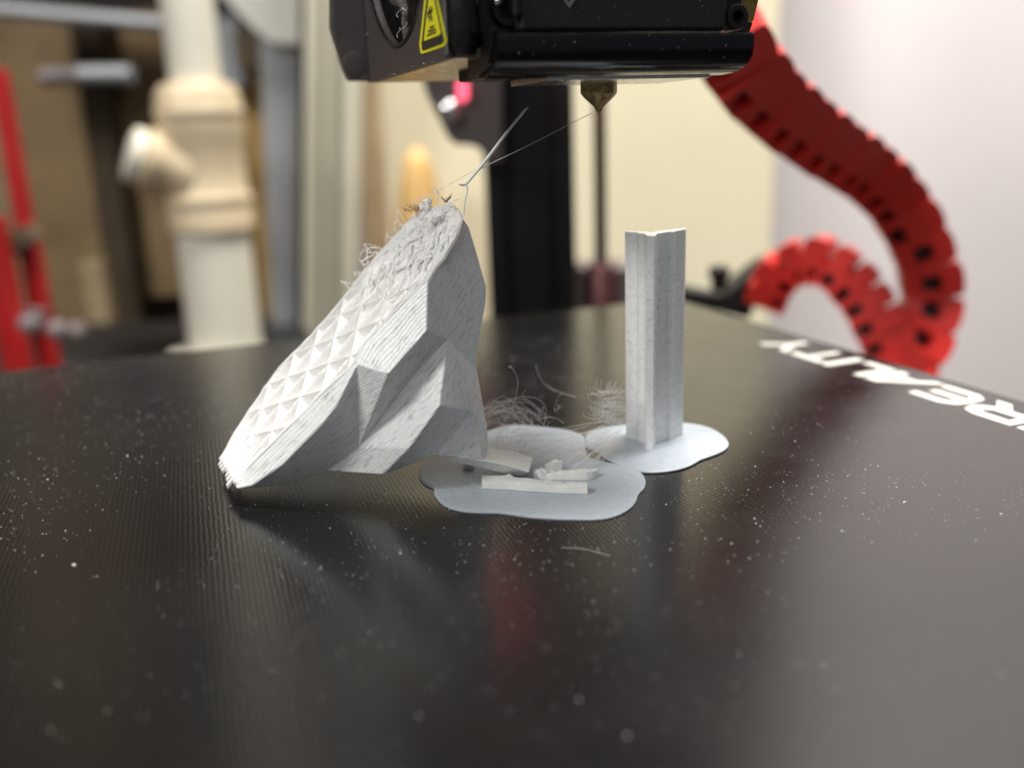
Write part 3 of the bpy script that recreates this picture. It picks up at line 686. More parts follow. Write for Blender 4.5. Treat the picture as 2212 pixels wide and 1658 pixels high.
# nozzle
YN = 147.0; tip = at(1294, 243, YN); zt_n = at(1294, 168, YN)[2]
nz = [(2.95, 1.0), (2.95, 0)]
hexr = abs(at(1333, 190, YN)[0] - at(1251, 190, YN)[0]) / 2 * 1.03
zh = at(1294, 205, YN)[2]
V, F = lathe_vf((tip[0], YN, 0), [(.45, tip[2]), (.75, tip[2] + .7), (hexr * .86, zh - .25), (hexr, zh + .25), (hexr, zt_n + .3), (hexr * .9, zt_n + .8), (hexr * .7, zt_n + 2)], 6, (0, 0, 1), x=(math.cos(.25), math.sin(.25), 0))
mesh('nozzle', V, F, M['brass'], parent=head, bevel=.12)
# rear plate with screw at left
q = hp(-1.5, DEP + 6, 0)
rp = onp(742, 80, q, sd)
P = [onp(x, y, q, sd) for x, y in ((716, -300), (835, -300), (835, 160), (800, 174), (755, 174), (737, 130), (724, 90), (716, 60))]
back = prism('rear_plate', P, sd * 3, M['brown_paint'], parent=head, bevel=.4)
V, F = lathe_vf(onp(765, 138, q, sd), [(2.2, -.2), (2.0, .15), (1.7, .2)], 20, -sd); mesh('screw', V, F, M['brown_paint'], parent=back, smooth=True)
# warning sticker
def stick(name, pts, off, mat, hole=None, parent=None):
    P = [side(*Z3(x, y), off=off) for x, y in pts]
    if hole is None: return prism(name, P, -fd * .03, mat, parent=parent)
    H = [side(*Z3(x, y), off=off) for x, y in hole]
    f2 = lambda A: [((p - Nc) @ sd, p[2]) for p in A]
    o2, h2 = f2(P), f2(H); V2, F2 = cdt(o2, holes=[h2]); c = np.array([V2[list(f)].mean(0) for f in F2]); F2 = [f for f, k in zip(F2, ~inside(c, h2)) if k]
    return mesh(name, [hp(-off, p[0], p[1]) for p in V2], F2, mat, parent=parent, fix=False)
stk = stick('warning_sticker', [(988, -420), (1010, -420), (1082, 0), (1182, 440), (1180, 475), (1150, 512), (912, 598), (893, 590), (878, 500), (935, 0)], .05, M['yellow'], parent=head)
stick('sticker_ground', [(993, -380), (1005, -380), (1062, 0), (1152, 440), (1150, 462), (1130, 488), (920, 562), (910, 555), (902, 490), (957, 0)], .10, M['sticker_black'], parent=stk)
stick('sticker_field', [(998, -340), (1002, -340), (1045, 20), (1112, 355), (1112, 372), (1100, 388), (935, 455), (928, 450), (978, 20)], .15, M['yellow'], parent=stk)
for x0, y0, x1, y1 in ((992, 312, 1040, 287), (975, 352, 1056, 320), (966, 394, 1066, 352)):
    stick('heat_bar', [(x0, y0 - 11), (x1, y1 - 11), (x1 + 2, y1 + 11), (x0 - 2, y0 + 12)], .20, M['sticker_black'], parent=stk)
for k in range(3):
    xx = 982 + k * 17; pts = [(xx + 9 * math.sin(t * 2.2), 75 + t * 42 - k * 3) for t in np.linspace(0, 4, 12)]
    V, F = tube_vf([side(*Z3(x, y), off=.2) for x, y in pts], [.03] + [.11] * 10 + [.03], 6); mesh('heat_wave', V, F, M['sticker_black'], parent=stk, smooth=True)

# ================================================================== BRIMS
def brim(name, outline, mat, parent, z0, th, n=220, step=1.1):
    O = round_closed([g(*Z4(x, y), z=th)[:2] for x, y in outline], n, 2)
    lo, hi = O.min(0), O.max(0)
    X, Y = np.meshgrid(np.arange(lo[0], hi[0], step), np.arange(lo[1], hi[1], step)); P = np.c_[X.ravel(), Y.ravel()] + rng.normal(0, .08, (X.size, 2))
    ed = edge_dist(P, O); P = P[inside(P, O) & (ed > .35)]
    I = []
    for d in (.25, .5):     # rings near the rim for a rounded edge
        T = np.roll(O, -1, 0) - np.roll(O, 1, 0); N = np.c_[-T[:, 1], T[:, 0]]; N /= np.linalg.norm(N, axis=1)[:, None]
        Q = O + N * d
        if inside(Q, O).mean() < .5: Q = O - N * d
        I.append(Q[inside(Q, O) & (edge_dist(Q, O) > d * .8)])
    P = np.vstack([P] + I)
    V2, F2 = cdt(O, P); D = edge_dist(V2, O)
    z = z0 + th * np.where(D < .02, .55, np.where(D < .3, .95, 1.0)) + .03 * (vnoise(V2[:, 0] * .25, V2[:, 1] * .25, 5) - .5) * (D > .2)
    V = np.c_[V2, z]; nV = len(V); V = np.vstack([V, np.c_[O, np.full(len(O), z0)]])
    F = list(F2); n_ = len(O)
    F += [(i, (i + 1) % n_, nV + (i + 1) % n_, nV + i) for i in range(n_)]
    o = mesh(name, V, F, mat, parent=parent, smooth=True)
    a = o.data.attributes.new('ring_distance', 'FLOAT', 'POINT'); a.data.foreach_set('value', np.r_[D, np.zeros(n_)].astype(np.float32))
    return o
basep = g(1165, 1040)
sb = thing('snapped_print_base', 'pale flat lobed brim with broken off stubs beneath the tilted print', 'print base', basep)
brim('brim', [(210, 725), (160, 745), (120, 785), (112, 820), (130, 862), (170, 893), (212, 902), (206, 935), (235, 982), (290, 1020), (380, 1045), (500, 1053), (622, 1053), (760, 1077), (900, 1089), (1050, 1095), (1200, 1096), (1300, 1085), (1390, 1047), (1448, 995), (1464, 936), (1500, 908), (1512, 868), (1500, 828), (1468, 798), (1420, 778), (1330, 757), (1262, 742), (1200, 730), (1152, 706), (1140, 672), (1136, 630), (1130, 582), (1080, 560), (1000, 541), (880, 527), (760, 517), (660, 518), (560, 545), (480, 580), (400, 640), (300, 690)], M['brim'], sb, .02, .30)
sc = thing('support_column', 'tall narrow white ridged support column standing on its own round brim', 'support column', g(1405, 960))
brim('brim', [(1145, 572), (1180, 550), (1250, 532), (1330, 525), (1400, 515), (1500, 508), (1600, 505), (1700, 505), (1800, 511), (1900, 531), (1980, 575), (2022, 625), (2014, 660), (1960, 692), (1885, 718), (1843, 733), (1800, 760), (1740, 785), (1650, 803), (1560, 810), (1480, 807), (1400, 780), (1330, 755), (1270, 731), (1240, 702), (1190, 672), (1150, 664), (1136, 640), (1136, 600)], M['brim'], sc, .09, .30)
# column with corrugated plan
def cb_(x, y): return (1500 + x / 2.55) / 1.15732, (550 + y / 2.55) / 1.15732
ztop = 34.0
fr = g(*cb_(318, 1482)); Yf = fr[1]
def colx(x, Y): # x read at the foot
    y = 1400
    d = ray(*cb_(x, y)); return (CP + d * Y / d[1])[0]
plan = [(x, Yf + dy * 1.1) for x, dy in ((166, 6.5), (200, 5.6), (236, 5.0), (247, 4.3), (284, 3.4), (290, .9), (299, 0), (338, 0), (348, .5), (355, 2.6), (374, 3.3), (434, 4.6), (443, 4.3), (452, 4.4), (464, 5.0), (520, 6.5), (527, 6.9), (527, 8.0), (360, 5.0), (320, 3.6), (296, 5.0), (170, 7.9))]
pl2 = np.array([(colx(x, Y), Y) for x, Y in plan])
rows = 90; V = []; zz = np.linspace(.3, ztop, rows)
for i, z in enumerate(zz):
    w = 1 + .02 * (z / ztop); c = pl2.mean(0)
    jit = rng.normal(0, .004, pl2.shape)
    for k, p in enumerate(pl2): V.append((c[0] + (p[0] - c[0]) * w + jit[k, 0], c[1] + (p[1] - c[1]) * w + jit[k, 1], z + (rng.normal(0, .05) if i == rows - 1 else 0)))
n = len(pl2)
F = [(i * n + j, i * n + (j + 1) % n, (i + 1) * n + (j + 1) % n, (i + 1) * n + j) for i in range(rows - 1) for j in range(n)] + [tuple((rows - 1) * n + j for j in range(n))]
mesh('column', V, F, M['pla_col'], parent=sc)
# stubs on the brim
def at_z(p, z): return g(*p, z=z)
def stub(pts_front_bottom, hgt, depth, name='broken_stub', mat='pla_stub', seg=10, jag=.12):
    A = [g(*ZS(x, y), z=.34) for x, y in pts_front_bottom]
    P = resample(np.array(A), seg, closed=False); V = []
    nrm = np.array([0, 1, 0.]); rows = []
    for i, p in enumerate(P):
        h = np.interp(i / (seg - 1), np.linspace(0, 1, len(hgt)), hgt); d = np.interp(i / (seg - 1), np.linspace(0, 1, len(depth)), depth)
        j = rng.normal(0, jag, (6, 3)) * [.4, .7, .8]; j[0] = j[5] = 0
        V += [p + j[0], p + [0, .05, h * .5] + j[1] * .3, p + [0, .15, h] + j[2], p + [0, d * .5, h * 1.05] + j[3], p + [0, d, h] + j[4], p + [0, d, 0] + j[5]]
    F = [(i * 6 + k, i * 6 + (k + 1) % 6, (i + 1) * 6 + (k + 1) % 6, (i + 1) * 6 + k) for i in range(seg - 1) for k in range(6)] + [tuple(range(6))[::-1], tuple((seg - 1) * 6 + k for k in range(6))]
    return mesh(name, V, F, M[mat], parent=sb, bevel=.06, segs=1)
stub([(122, 682), (400, 690), (700, 716), (1100, 738), (1395, 748)], [1.15, 1.35, 1.25, 1.15, 1.2], [2.6, 2.6, 2.0, 1.6, 1.2], seg=20)
stub([(900, 578), (1150, 575), (1360, 580), (1440, 572), (1515, 545)], [.8, 1.0, 1.2, 1.25, 1.0], [1.6, 1.5, 1.5, 1.6, 1.3], seg=16, jag=.1)
stub([(740, 560), (840, 572), (930, 565)], [.9, 1.3, 1.0], [1.6, 1.6, 1.6], seg=9, jag=.16)
stub([(880, 470), (980, 475), (1090, 465)], [.8, 1.5, 1.5], [1, 1, 1], seg=8, jag=.15)
stub([(-100, 452), (20, 456)], [.9, .9], [1.6, 1.6], seg=5, jag=.05)

# ================================================================== TILTED PRINT
T0 = at(*Z1(168, 1498), 125.5); A0 = at(*Z1(1272, 180), 137.0); M0 = at(*Z1(520, 772), 149.0)
Lx = A0 - T0; Lx /= np.linalg.norm(Lx); Wt = (M0 - T0) - Lx * ((M0 - T0) @ Lx); Wt /= np.linalg.norm(Wt); Nn = np.cross(Lx, Wt)
if Nn @ (CP - T0) < 0: Nn = -Nn
def onP(x, y): return onp(*Z1(x, y), T0, Nn)
cry = thing('tilted_print', 'broken faceted marble white 3D print tilted over, open triangular infill on top', '3D print', T0, rot=np.array([Lx, Wt, Nn]).T if np.linalg.det(np.array([Lx, Wt, Nn])) > 0 else np.array([Wt, Lx, Nn]).T)
def uv(p): return np.array([(p - T0) @ Lx, (p - T0) @ Wt])
def un(u, w, h=0.0): return T0 + Lx * u + Wt * w + Nn * h
far_rim = [(98, 1352), (190, 1192), (300, 1030), (365, 935), (450, 843), (530, 765), (640, 640), (730, 530), (800, 440), (850, 378), (920, 300), (985, 235), (1030, 182), (1090, 145), (1160, 122), (1215, 120), (1255, 138), (1280, 178)]
near_rim = [(1254, 265), (1190, 375), (1140, 440), (1112, 492), (1000, 600), (900, 700), (830, 775), (776, 868), (700, 950), (600, 1040), (500, 1140), (400, 1240), (300, 1340), (220, 1422), (170, 1480)]
rim_z = far_rim + near_rim
rim3 = np.array([onP(x, y) for x, y in rim_z]); rim2 = np.array([uv(p) for p in rim3])
print('rim u', rim2[:, 0].min(), rim2[:, 0].max(), 'w', rim2[:, 1].min(), rim2[:, 1].max(), 'z', rim3[:, 2].min(), rim3[:, 2].max(), 'N', Nn)
ctr = rim2.mean(0)
def c3(x, y, Y): return at(*Z1(x, y), Y)
Vd = dict(V2=c3(1106, 735, 125.6), V3=c3(920, 945, 123.2), Va=c3(1208, 775, 130.0), Vb=c3(1030, 965, 128.4), Vc=c3(776, 1302, 127.6), V5=c3(766, 893, 125.6),
          Vf=c3(1166, 1100, 122.8), Vg=c3(1020, 1306, 123.6), c1=c3(662, 1100, 124.2), c2=c3(600, 1182, 124.0), c3_=c3(400, 1388, 124.4), c4=c3(250, 1490, 125.2), tip=c3(168, 1507, 125.8),
          b1=c3(400, 1492, 127.6), b2=c3(520, 1452, 128.6), b3=c3(620, 1421, 129.5), b4=c3(890, 1438, 126.0), b5=c3(1150, 1343, 127.4), Vh=c3(1328, 1121, 126.6),
          Vi=c3(1402, 1205, 131.5), Vj=c3(1408, 1312, 131.0), Vk=c3(1385, 1368, 128.5), s1=c3(1312, 225, 138.5), s2=c3(1342, 320, 138.5), s3=c3(1398, 520, 137.5), s4=c3(1396, 590, 136.5),
          s5=c3(1352, 840, 134), s6=c3(1353, 930, 133.5), s7=c3(1386, 1120, 132.5), hub=c3(900, 1000, 151))
names = list(Vd); nr_ = len(rim3); VV = np.vstack([rim3, np.array([Vd[k] for k in names])]); ix = {k: nr_ + i for i, k in enumerate(names)}
R_ = {p: i for i, p in enumerate(rim_z)}
V1, V4 = R_[(1112, 492)], R_[(776, 868)]; nf = len(far_rim)
I = lambda *k: tuple(ix[q] if isinstance(q, str) else q for q in k)
ap = R_[(1280, 178)]
FF = [I(V1, R_[(1000, 600)], R_[(900, 700)], R_[(830, 775)], V4, 'V3', 'V2'), I('V2', 'V3', 'Vb'), I('V2', 'Vb', 'Va'), I('V3', 'Vc', 'Vb'), I(V4, 'V5', 'V3'), I('V5', 'Vc', 'V3'),
      I('Va', 'Vb', 'Vf'), I('Vb', 'Vc', 'Vg', 'Vf'),
      I(ap, R_[(1254, 265)], R_[(1190, 375)], 's1'), I('s1', R_[(1190, 375)], R_[(1140, 440)], 's2'), I('s2', R_[(1140, 440)], V1, 's3'), I(V1, 'V2', 'Va'), I(V1, 'Va', 's3'), I('s3', 'Va', 's4'), I('s4', 'Va', 's5'),
      I('Va', 's6', 's5'), I('Va', 'Vf', 'Vh'), I('Va', 'Vh', 's6'), I('Vh', 's7', 's6'), I('Vh', 'Vi', 's7'), I('Vh', 'Vj', 'Vi'), I('Vh', 'Vk', 'Vj'), I('Vf', 'b5', 'Vh'), I('Vh', 'b5', 'Vk'), I('Vf', 'Vg', 'b5'),
      I('Vc', 'b3', 'b4', 'Vg'), I('Vg', 'b4', 'b5'),
      I('V5', 'c1', 'Vc'), I('c1', 'c2', 'Vc'), I('c2', 'b3', 'Vc'), I('c2', 'c3_', 'b3'), I('c3_', 'b2', 'b3'), I('c3_', 'b1', 'b2'), I('c3_', 'c4', 'b1'), I('c4', 'tip', 'b1')]
# chamfer strip between rim and lower edge
nr = [R_[p] for p in near_rim[near_rim.index((776, 868)):]]     # V4 .. tip rim
lowv = [ix['V5'], ix['c1'], ix['c2'], ix['c3_'], ix['c4'], ix['tip']]
FF += [(nr[0], nr[1], lowv[1], lowv[0]), (nr[1], nr[2], lowv[1]), (nr[2], lowv[2], lowv[1]), (nr[2], nr[3], lowv[2]), (nr[3], nr[4], lowv[2]), (nr[4], lowv[3], lowv[2]), (nr[4], nr[5], lowv[3]), (nr[5], nr[6], lowv[3]), (nr[6], lowv[4], lowv[3]), (nr[6], nr[7], lowv[5], lowv[4])]
loop = [R_[p] for p in far_rim] + [ix[k] for k in ('s1', 's2', 's3', 's4', 's5', 's6', 's7', 'Vi', 'Vj', 'Vk', 'b5', 'b4', 'b3', 'b2', 'b1', 'tip')] + [R_[(170, 1480)]]
FF += [(loop[i], loop[(i + 1) % len(loop)], ix['hub']) for i in range(len(loop))]
body = mesh('shell', VV, FF, M['pla'], parent=cry, bevel=.28, segs=2, fix=True)
# --- rim wall and infill surface
# dense rim outline
O2 = resample(rim2, 420); 
def inset(O, d):
    T = np.roll(O, -1, 0) - np.roll(O, 1, 0); N = np.c_[-T[:, 1], T[:, 0]]; N /= np.linalg.norm(N, axis=1)[:, None]
    Q = O + N * d
    if inside(Q, O).mean() < .5: Q = O - N * d
    return Q
Ows = np.array([O2[(np.arange(len(O2)) + k) % len(O2)] for k in range(-3, 4)]).mean(0)
I1, I2, I3 = inset(Ows, .12), inset(Ows, .95), inset(Ows, 1.1)
hn = (vnoise(np.arange(len(O2)) * .22, np.zeros(len(O2)), 2) - .5) * .16
rings = [[un(*p, -.25) for p in O2], [un(*p, .06 + h) for p, h in zip(I1, hn)], [un(*p, .04 + h) for p, h in zip(I2, hn)], [un(*p, -1.7 if p[0] < 34 else -.5) for p in I3]]
V = np.vstack(rings); n = len(O2)
F = [(k * n + i, k * n + (i + 1) % n, (k + 1) * n + (i + 1) % n, (k + 1) * n + i) for k in range(3) for i in range(n)]
mesh('perimeter_wall', V, F, M['pla_top'], parent=cry, smooth=True, fix=False)
st_ = .16
lo, hi = I2.min(0), I2.max(0); nx, ny = int((hi[0] - lo[0]) / st_) + 2, int((hi[1] - lo[1]) / st_) + 2
U, Wg = np.meshgrid(lo[0] + np.arange(nx) * st_, lo[1] + np.arange(ny) * st_, indexing='ij'); u, w = U.ravel(), Wg.ravel()
pitch = 6.3; line = pitch * math.sqrt(3) / 2
def fam(ang, off):
    a = math.radians(ang); d = (-(u) * math.sin(a) + (w) * math.cos(a) + off) / line
    return d
f1, f2, f3 = fam(0, 1.6), fam(60, 0.4), fam(120, 1.2 + .8)
f3 = f2 - f1      # consistent triangular lattice: the third family passes through the nodes of the first two
rib = np.minimum(np.minimum(np.abs(f1 - np.round(f1)), np.abs(f2 - np.round(f2))), np.abs(f3 - np.round(f3))) * line
upt = ((np.floor(f1) + np.floor(f2 * 1.0) + np.floor(f3)) % 2)
nz1 = vnoise(u * 1.3, w * 1.3, 11); nz2 = vnoise(u * 4, w * 4, 12); nz3 = vnoise(u * .35, w * .35, 13)
dep = np.where(upt > .5, .95, 1.7) * (.8 + .4 * nz3)
e = np.clip((rib - .20 - .10 * nz1) / 1.8, 0, 1)
sl = np.where(upt > .5, f1 - np.floor(f1), 1 - (f2 - np.floor(f2)))
h = -np.clip((rib - .15) / .2, 0, 1) * .5 - (.25 * e + 1.3 * sl ** 1.3 * (.75 + .5 * nz3)) * np.clip((rib - .1) / .45, 0, 1) - .05 + .10 * (nz2 - .5) + .10 * (nz1 - .5)
rdd = edge_dist(np.c_[u, w], I2)
h -= .9 * np.clip(1 - np.abs(rdd - .55) / .6, 0, 1) * (rib > .3) * (u > 9)
# solid skin lines close to the tip
h = np.where((u > 34) & (rdd < 2), np.maximum(h, -.4), h)
tipm = np.clip((4.6 - u + 2.0 * nz3) / 2.2, 0, 1); hl = -.12 + .13 * np.sin(w * 2 * math.pi / .85 + .4 * nz1) + .08 * (nz2 - .5)
h = h * (1 - tipm) + hl * tipm
# messy blobby area near the apex
umax = rim2[:, 0].max(); mess = np.clip((u - (umax - 14.5) + 4 * (nz3 - .5)) / 5, 0, 1)
hm = -.45 + 1.1 * (vnoise(u * .9, w * .9, 21) - .5) * .25 + .14 * (vnoise(u * 2.1, w * 2.1, 22) - .5) + .15 * (nz2 - .5)
hm += .5 * np.clip((u - (umax - 7)) / 4, 0, 1)
h = h * (1 - mess) + np.minimum(hm, .35) * mess
ed = inside(np.c_[u, w], Ows); near = (rdd < .3) & ed
h = np.where(~inside(np.c_[u, w], I2), np.minimum(h, -.12), h)
keep = (ed & (edge_dist(np.c_[u, w], Ows) > .35)).reshape(nx, ny); idx = -np.ones(nx * ny, int); V = []
kf = keep.ravel(); idx[kf] = np.arange(kf.sum()); V = T0 + Lx * u[kf][:, None] + Wt * w[kf][:, None] + Nn * h[kf][:, None]
K = idx.reshape(nx, ny); a, b, c, d = K[:-1, :-1].ravel(), K[1:, :-1].ravel(), K[1:, 1:].ravel(), K[:-1, 1:].ravel()
ok = (a >= 0) & (b >= 0) & (c >= 0) & (d >= 0); F = np.stack([a[ok], b[ok], c[ok], d[ok]], 1).tolist()
mesh('infill', V, F, M['pla_top'], parent=cry, smooth=True, fix=False)
# ragged bead ends at the tip
a_, b_ = uv(onP(100, 1352)), uv(onP(172, 1462))
for k in range(9):
    t = k / 8; p = a_ + (b_ - a_) * t; L1 = random.uniform(.3, 1.7) * (1 if k % 2 else .6); r = .44
    pts = [un(p[0] - L1 - .3, p[1], -.5), un(p[0] - L1, p[1], -.3), un(p[0] + 1, p[1], -.22), un(p[0] + 6, p[1] + .1, -.3)]
    V, F = tube_vf(pts, [r * .4, r, r, r * .8], 8); mesh('bead_end', V, F, M['pla_top'], parent=cry, smooth=True)
for k in range(6):      # further layers showing under the ragged end
    t = (k + .5) / 6.5; p = a_ + (b_ - a_) * t
    pts = [un(p[0] - random.uniform(-.4, .6), p[1], -.9 - .25 * (k % 3)), un(p[0] + 2, p[1], -.8)]
    V, F = tube_vf(pts, [.34, .4], 8); mesh('bead_end', V, F, M['pla_top'], parent=cry, smooth=True)
# foot of the print: wedge bar snapped off the brim
z5 = lambda x, y, Y: at(*Z5(x, y), Y)
tp = [z5(790, 1180, 133.5), z5(850, 1268, 134.0), z5(900, 1288, 134.4), z5(1100, 1308, 134.8), z5(1220, 1340, 135), z5(1345, 1384, 135)]
md_ = [z5(560, 1385, 127.5), z5(700, 1425, 127.8), z5(800, 1432, 128), z5(1020, 1478, 128.6), z5(1150, 1518, 129), z5(1300, 1560, 129.4)]
bt = [z5(250, 1400, 128.6), z5(500, 1462, 129), z5(680, 1500, 129.6), z5(900, 1556, 130), z5(1050, 1602, 130.4), z5(1210, 1606, 130.6)]
bk = [(p + q) / 2 + [0, 3.0, -1.5] for p, q in zip(tp, bt)]
V = []
for i in range(6): V += [tp[i], md_[i], bt[i], bk[i]]
V = np.array(V); V[-4:] += rng.normal(0, .12, (4, 3))
F = [(i * 4 + k, i * 4 + (k + 1) % 4, (i + 1) * 4 + (k + 1) % 4, (i + 1) * 4 + k) for i in range(5) for k in range(4)] + [(3, 2, 1, 0), (20, 21, 22, 23)]
def foot_mat():
    m = NT('foot_filament'); fl = m.noise((4.5, .5, .5), 3, .6)
    c = m.mix(m.ramp(fl, [(.5, 0), (.75, .7)]), (.70, .72, .70), (.30, .33, .32)); return m.set(c, .38, 0, m.bump(fl, .06, .6))
foot = mesh('foot', V, F, pla('foot_filament', (.74, .76, .74), (1.0, .8, 5.0), .45, .5), parent=cry, bevel=.15)

# ================================================================== THREADS
def wob(P, amp, n=16, r=.05, sides=4, taper=True):
    P = smooth_path(P, n); P = P + rng.normal(0, amp, P.shape) * np.linspace(1, 1, n)[:, None]
    P = smooth_path(P[::2], n)
    rr = np.full(n, r);
    if taper: rr[0] *= .5; rr[-1] *= .4
    return tube_vf(P, rr, sides)
# fuzz on the infill near the apex (part of the print)
parts = []
for k in range(55):
    uu = umax - abs(random.gauss(0, 8)) - .5; ww = random.uniform(rim2[:, 1].min(), rim2[:, 1].max())
    if not inside(np.array([[uu, ww]]), I1)[0]: continue
    L = random.uniform(1.2, 4.5); a = random.choice([0, 0, math.radians(random.uniform(-90, 90))]) + random.gauss(0, .35)
    hgt = random.uniform(.0, .35)
    pts = [un(uu, ww, .0), un(uu - L * .35 * math.cos(a), ww + L * .35 * math.sin(a), hgt), un(uu - L * .7 * math.cos(a + .3), ww + L * .7 * math.sin(a + .3), hgt * .8), un(uu - L * math.cos(a), ww + L * math.sin(a), -.3)]
    parts.append(wob(pts, .12, 12, random.uniform(.05, .11), 5))
for k in range(60):     # long drips hanging down over the infill
    uu = umax - random.uniform(1, 15); ww = random.uniform(rim2[:, 1].min() + 1, rim2[:, 1].max() - 1); L = random.uniform(2.5, 7); a = math.radians(random.choice([-1, -1, 1]) * random.uniform(25, 60))
    if not (inside(np.array([[uu, ww]]), I2)[0] and inside(np.array([[uu - L * math.cos(a), ww + L * math.sin(a)]]), I2)[0]): continue
    parts.append(wob([un(uu - L * t * math.cos(a), ww + L * t * math.sin(a), -.12 + .18 * math.sin(t * 3.1)) for t in (0, .3, .6, 1)], .05, 14, random.uniform(.09, .17), 6))
for k in range(16):     # loops curling over the far rim
    i = random.uniform(.42, .98); j = int(i * (nf - 1)); p = rim3[j] + (rim3[min(j + 1, nf - 1)] - rim3[j]) * random.random()
    q = p + Nn * random.uniform(.2, .9) + Wt * random.uniform(.2, 1.3) + rng.normal(0, .3, 3)
    r_ = q + rng.normal(0, .8, 3) + Wt * .3; s_ = p + Lx * random.uniform(-2.5, 1) - Wt * random.uniform(0, 1.5)
    parts.append(wob([p, q, r_, s_], .08, 12, random.uniform(.05, .10), 5))
for k in range(26):    # thin tangle on the very top
    p = onP(random.uniform(1060, 1250), random.uniform(125, 260)); a = random.uniform(0, 6.28); rr = random.uniform(.5, 1.4)
    parts.append(wob([p + Lx * rr * math.cos(a + t) + Wt * rr * math.sin(a + t) + Nn * (.15 + .12 * t) for t in (0, 1, 2, 3, 4)], .08, 14, .08, 5))
V, F = merge(parts); mesh('fuzz', V, F, M['fibre_white'], parent=cry, smooth=True, kind='stuff', fix=False)
Z2 = zc(850, 450, 4.738)
def t2(pts, Y): return [at(*Z2(x, y), Y) for x, y in pts]
parts = []
for pts, r in ((((820, 460), (795, 400), (830, 310), (930, 230), (1040, 185), (1120, 145), (1200, 110), (1280, 65)), .07), (((1215, 250), (1190, 200), (1160, 150), (1130, 100), (1080, 90)), .09), (((740, 580), (720, 530), (690, 480), (640, 520), (650, 580)), .05), (((690, 480), (715, 440)), .05),
               (((420, 870), (330, 850), (340, 810), (410, 800), (460, 830)), .08), (((400, 890), (300, 930), (260, 980), (310, 1000), (350, 940)), .10), (((1100, 170), (1090, 230), (1080, 290)), .05)):
    parts.append(wob(t2(pts, 141), .03, 18, r, 5))
V, F = merge(parts); mesh('loose_curl', V, F, M['fibre_white'], parent=cry, smooth=True, kind='stuff', fix=False)
# scorched blob and bristles
def blob(name, c, r, mat, parent, s=(1, 1, 1)):
    bm = bmesh.new(); bmesh.ops.create_icosphere(bm, subdivisions=3, radius=1); P = np.array([v.co[:] for v in bm.verts]); Fc = [[v.index for v in f.verts] for f in bm.faces]; bm.free()
    k = 1 + .35 * (vnoise(P[:, 0] * 2 + 7, P[:, 1] * 2 + P[:, 2] * 1.7 + 3, 9) - .5) + .3 * (vnoise(P[:, 0] * 5 + 7, P[:, 2] * 5 + 3, 10) - .5)
    return mesh(name, P * k[:, None] * r * np.array(s) + c, Fc, mat, parent=parent, smooth=True)
blob('plastic_blob', at(*Z2(1035, 262), 141), .62, M['pla_top'], cry, (1.1, 1, .9)); blob('plastic_blob', at(*Z2(975, 322), 140.6), .62, M['pla_top'], cry, (.8, 1, 1.1)); blob('plastic_blob', at(*Z2(1040, 335), 140), .6, M['fibre'], cry)
parts = []
for k in range(34):
    x = random.uniform(840, 960); y = random.uniform(330, 400); p = at(*Z2(x, y), 140.5)
    parts.append(wob([p, p + rng.normal(0, .35, 3) + [0, 0, .2], p + rng.normal(0, .6, 3)], .05, 8, .05, 4))
V, F = merge(parts); mesh('scorched_fuzz', V, F, M['burnt'], parent=cry, kind='stuff', fix=False)
parts = []
for (x0, y0), (x1, y1) in (((1250, 270), (1310, 170)), ((1260, 270), (1335, 130)), ((1240, 265), (1200, 190)), ((1255, 265), (1270, 190)), ((790, 375), (725, 318)), ((1245, 262), (1230, 205)), ((1265, 262), (1325, 180))):
    parts.append(wob([at(*Z2(x0, y0), 139.5), (at(*Z2(x0, y0), 139.5) + at(*Z2(x1, y1), 140)) / 2 + rng.normal(0, .06, 3), at(*Z2(x1, y1), 140)], .02, 8, .055, 4))
V, F = merge(parts); mesh('scorched_bristle', V, F, M['burnt_dark'], parent=cry, kind='stuff', fix=False)

# the pulled thread standing on the apex
ZT = zc(1000, 200, 3.6867)
def tt(pts, Ys): return [at(*ZT(x, y), Y) for (x, y), Y in zip(pts, np.linspace(Ys[0], Ys[1], len(pts)))]
pt = thing('pulled_thread', 'thick white plastic thread rising slanted from the top of the tilted print', 'thread', at(*ZT(585, 1245), 137.5))
V, F = tube_vf(smooth_path(tt([(585, 1255), (590, 1190), (605, 1090), (620, 1020), (612, 968)], (137.5, 138)), 16), [.11] * 5 + [.10] * 6 + [.13] * 5, 8); mesh('stem', V, F, M['fibre_white'], parent=pt, smooth=True)
P = smooth_path(tt([(548, 962), (575, 968), (605, 962), (660, 900), (760, 780), (860, 650), (960, 515), (1050, 400), (1112, 325), (1150, 280), (1182, 250)], (138, 142)), 40)
rr = np.r_[np.linspace(.10, .17, 6), np.linspace(.17, .24, 12), np.linspace(.24, .19, 14), np.linspace(.20, .03, 8)]
V, F = tube_vf(P, rr, 8); mesh('spike', V, F, M['fibre_white'], parent=pt, smooth=True)
V, F = tube_vf(smooth_path(tt([(548, 962), (541, 975), (540, 992)], (138, 138)), 5), [.1, .06, .02, .02, .02], 5); mesh('hook', V, F, M['fibre_white'], parent=pt)
parts = [tube_vf(smooth_path(tt([(440, 972), (540, 915), (640, 860), (750, 812)], (140, 140.5)), 16), .03, 4), tube_vf(smooth_path(tt([(750, 812), (900, 740), (1100, 645), (1300, 545), (1580, 400), (1765, 308)], (140.5, 146.5)), 40), np.r_[np.linspace(.09, .06, 10), np.full(30, .045)], 5)]
V, F = merge(parts); tag(mesh('nozzle_thread', V, F, M['fibre'], smooth=True, base=at(*ZT(750, 812), 140.5)), 'hair thin plastic thread stretched from the nozzle tip to the pulled thread', 'thread')

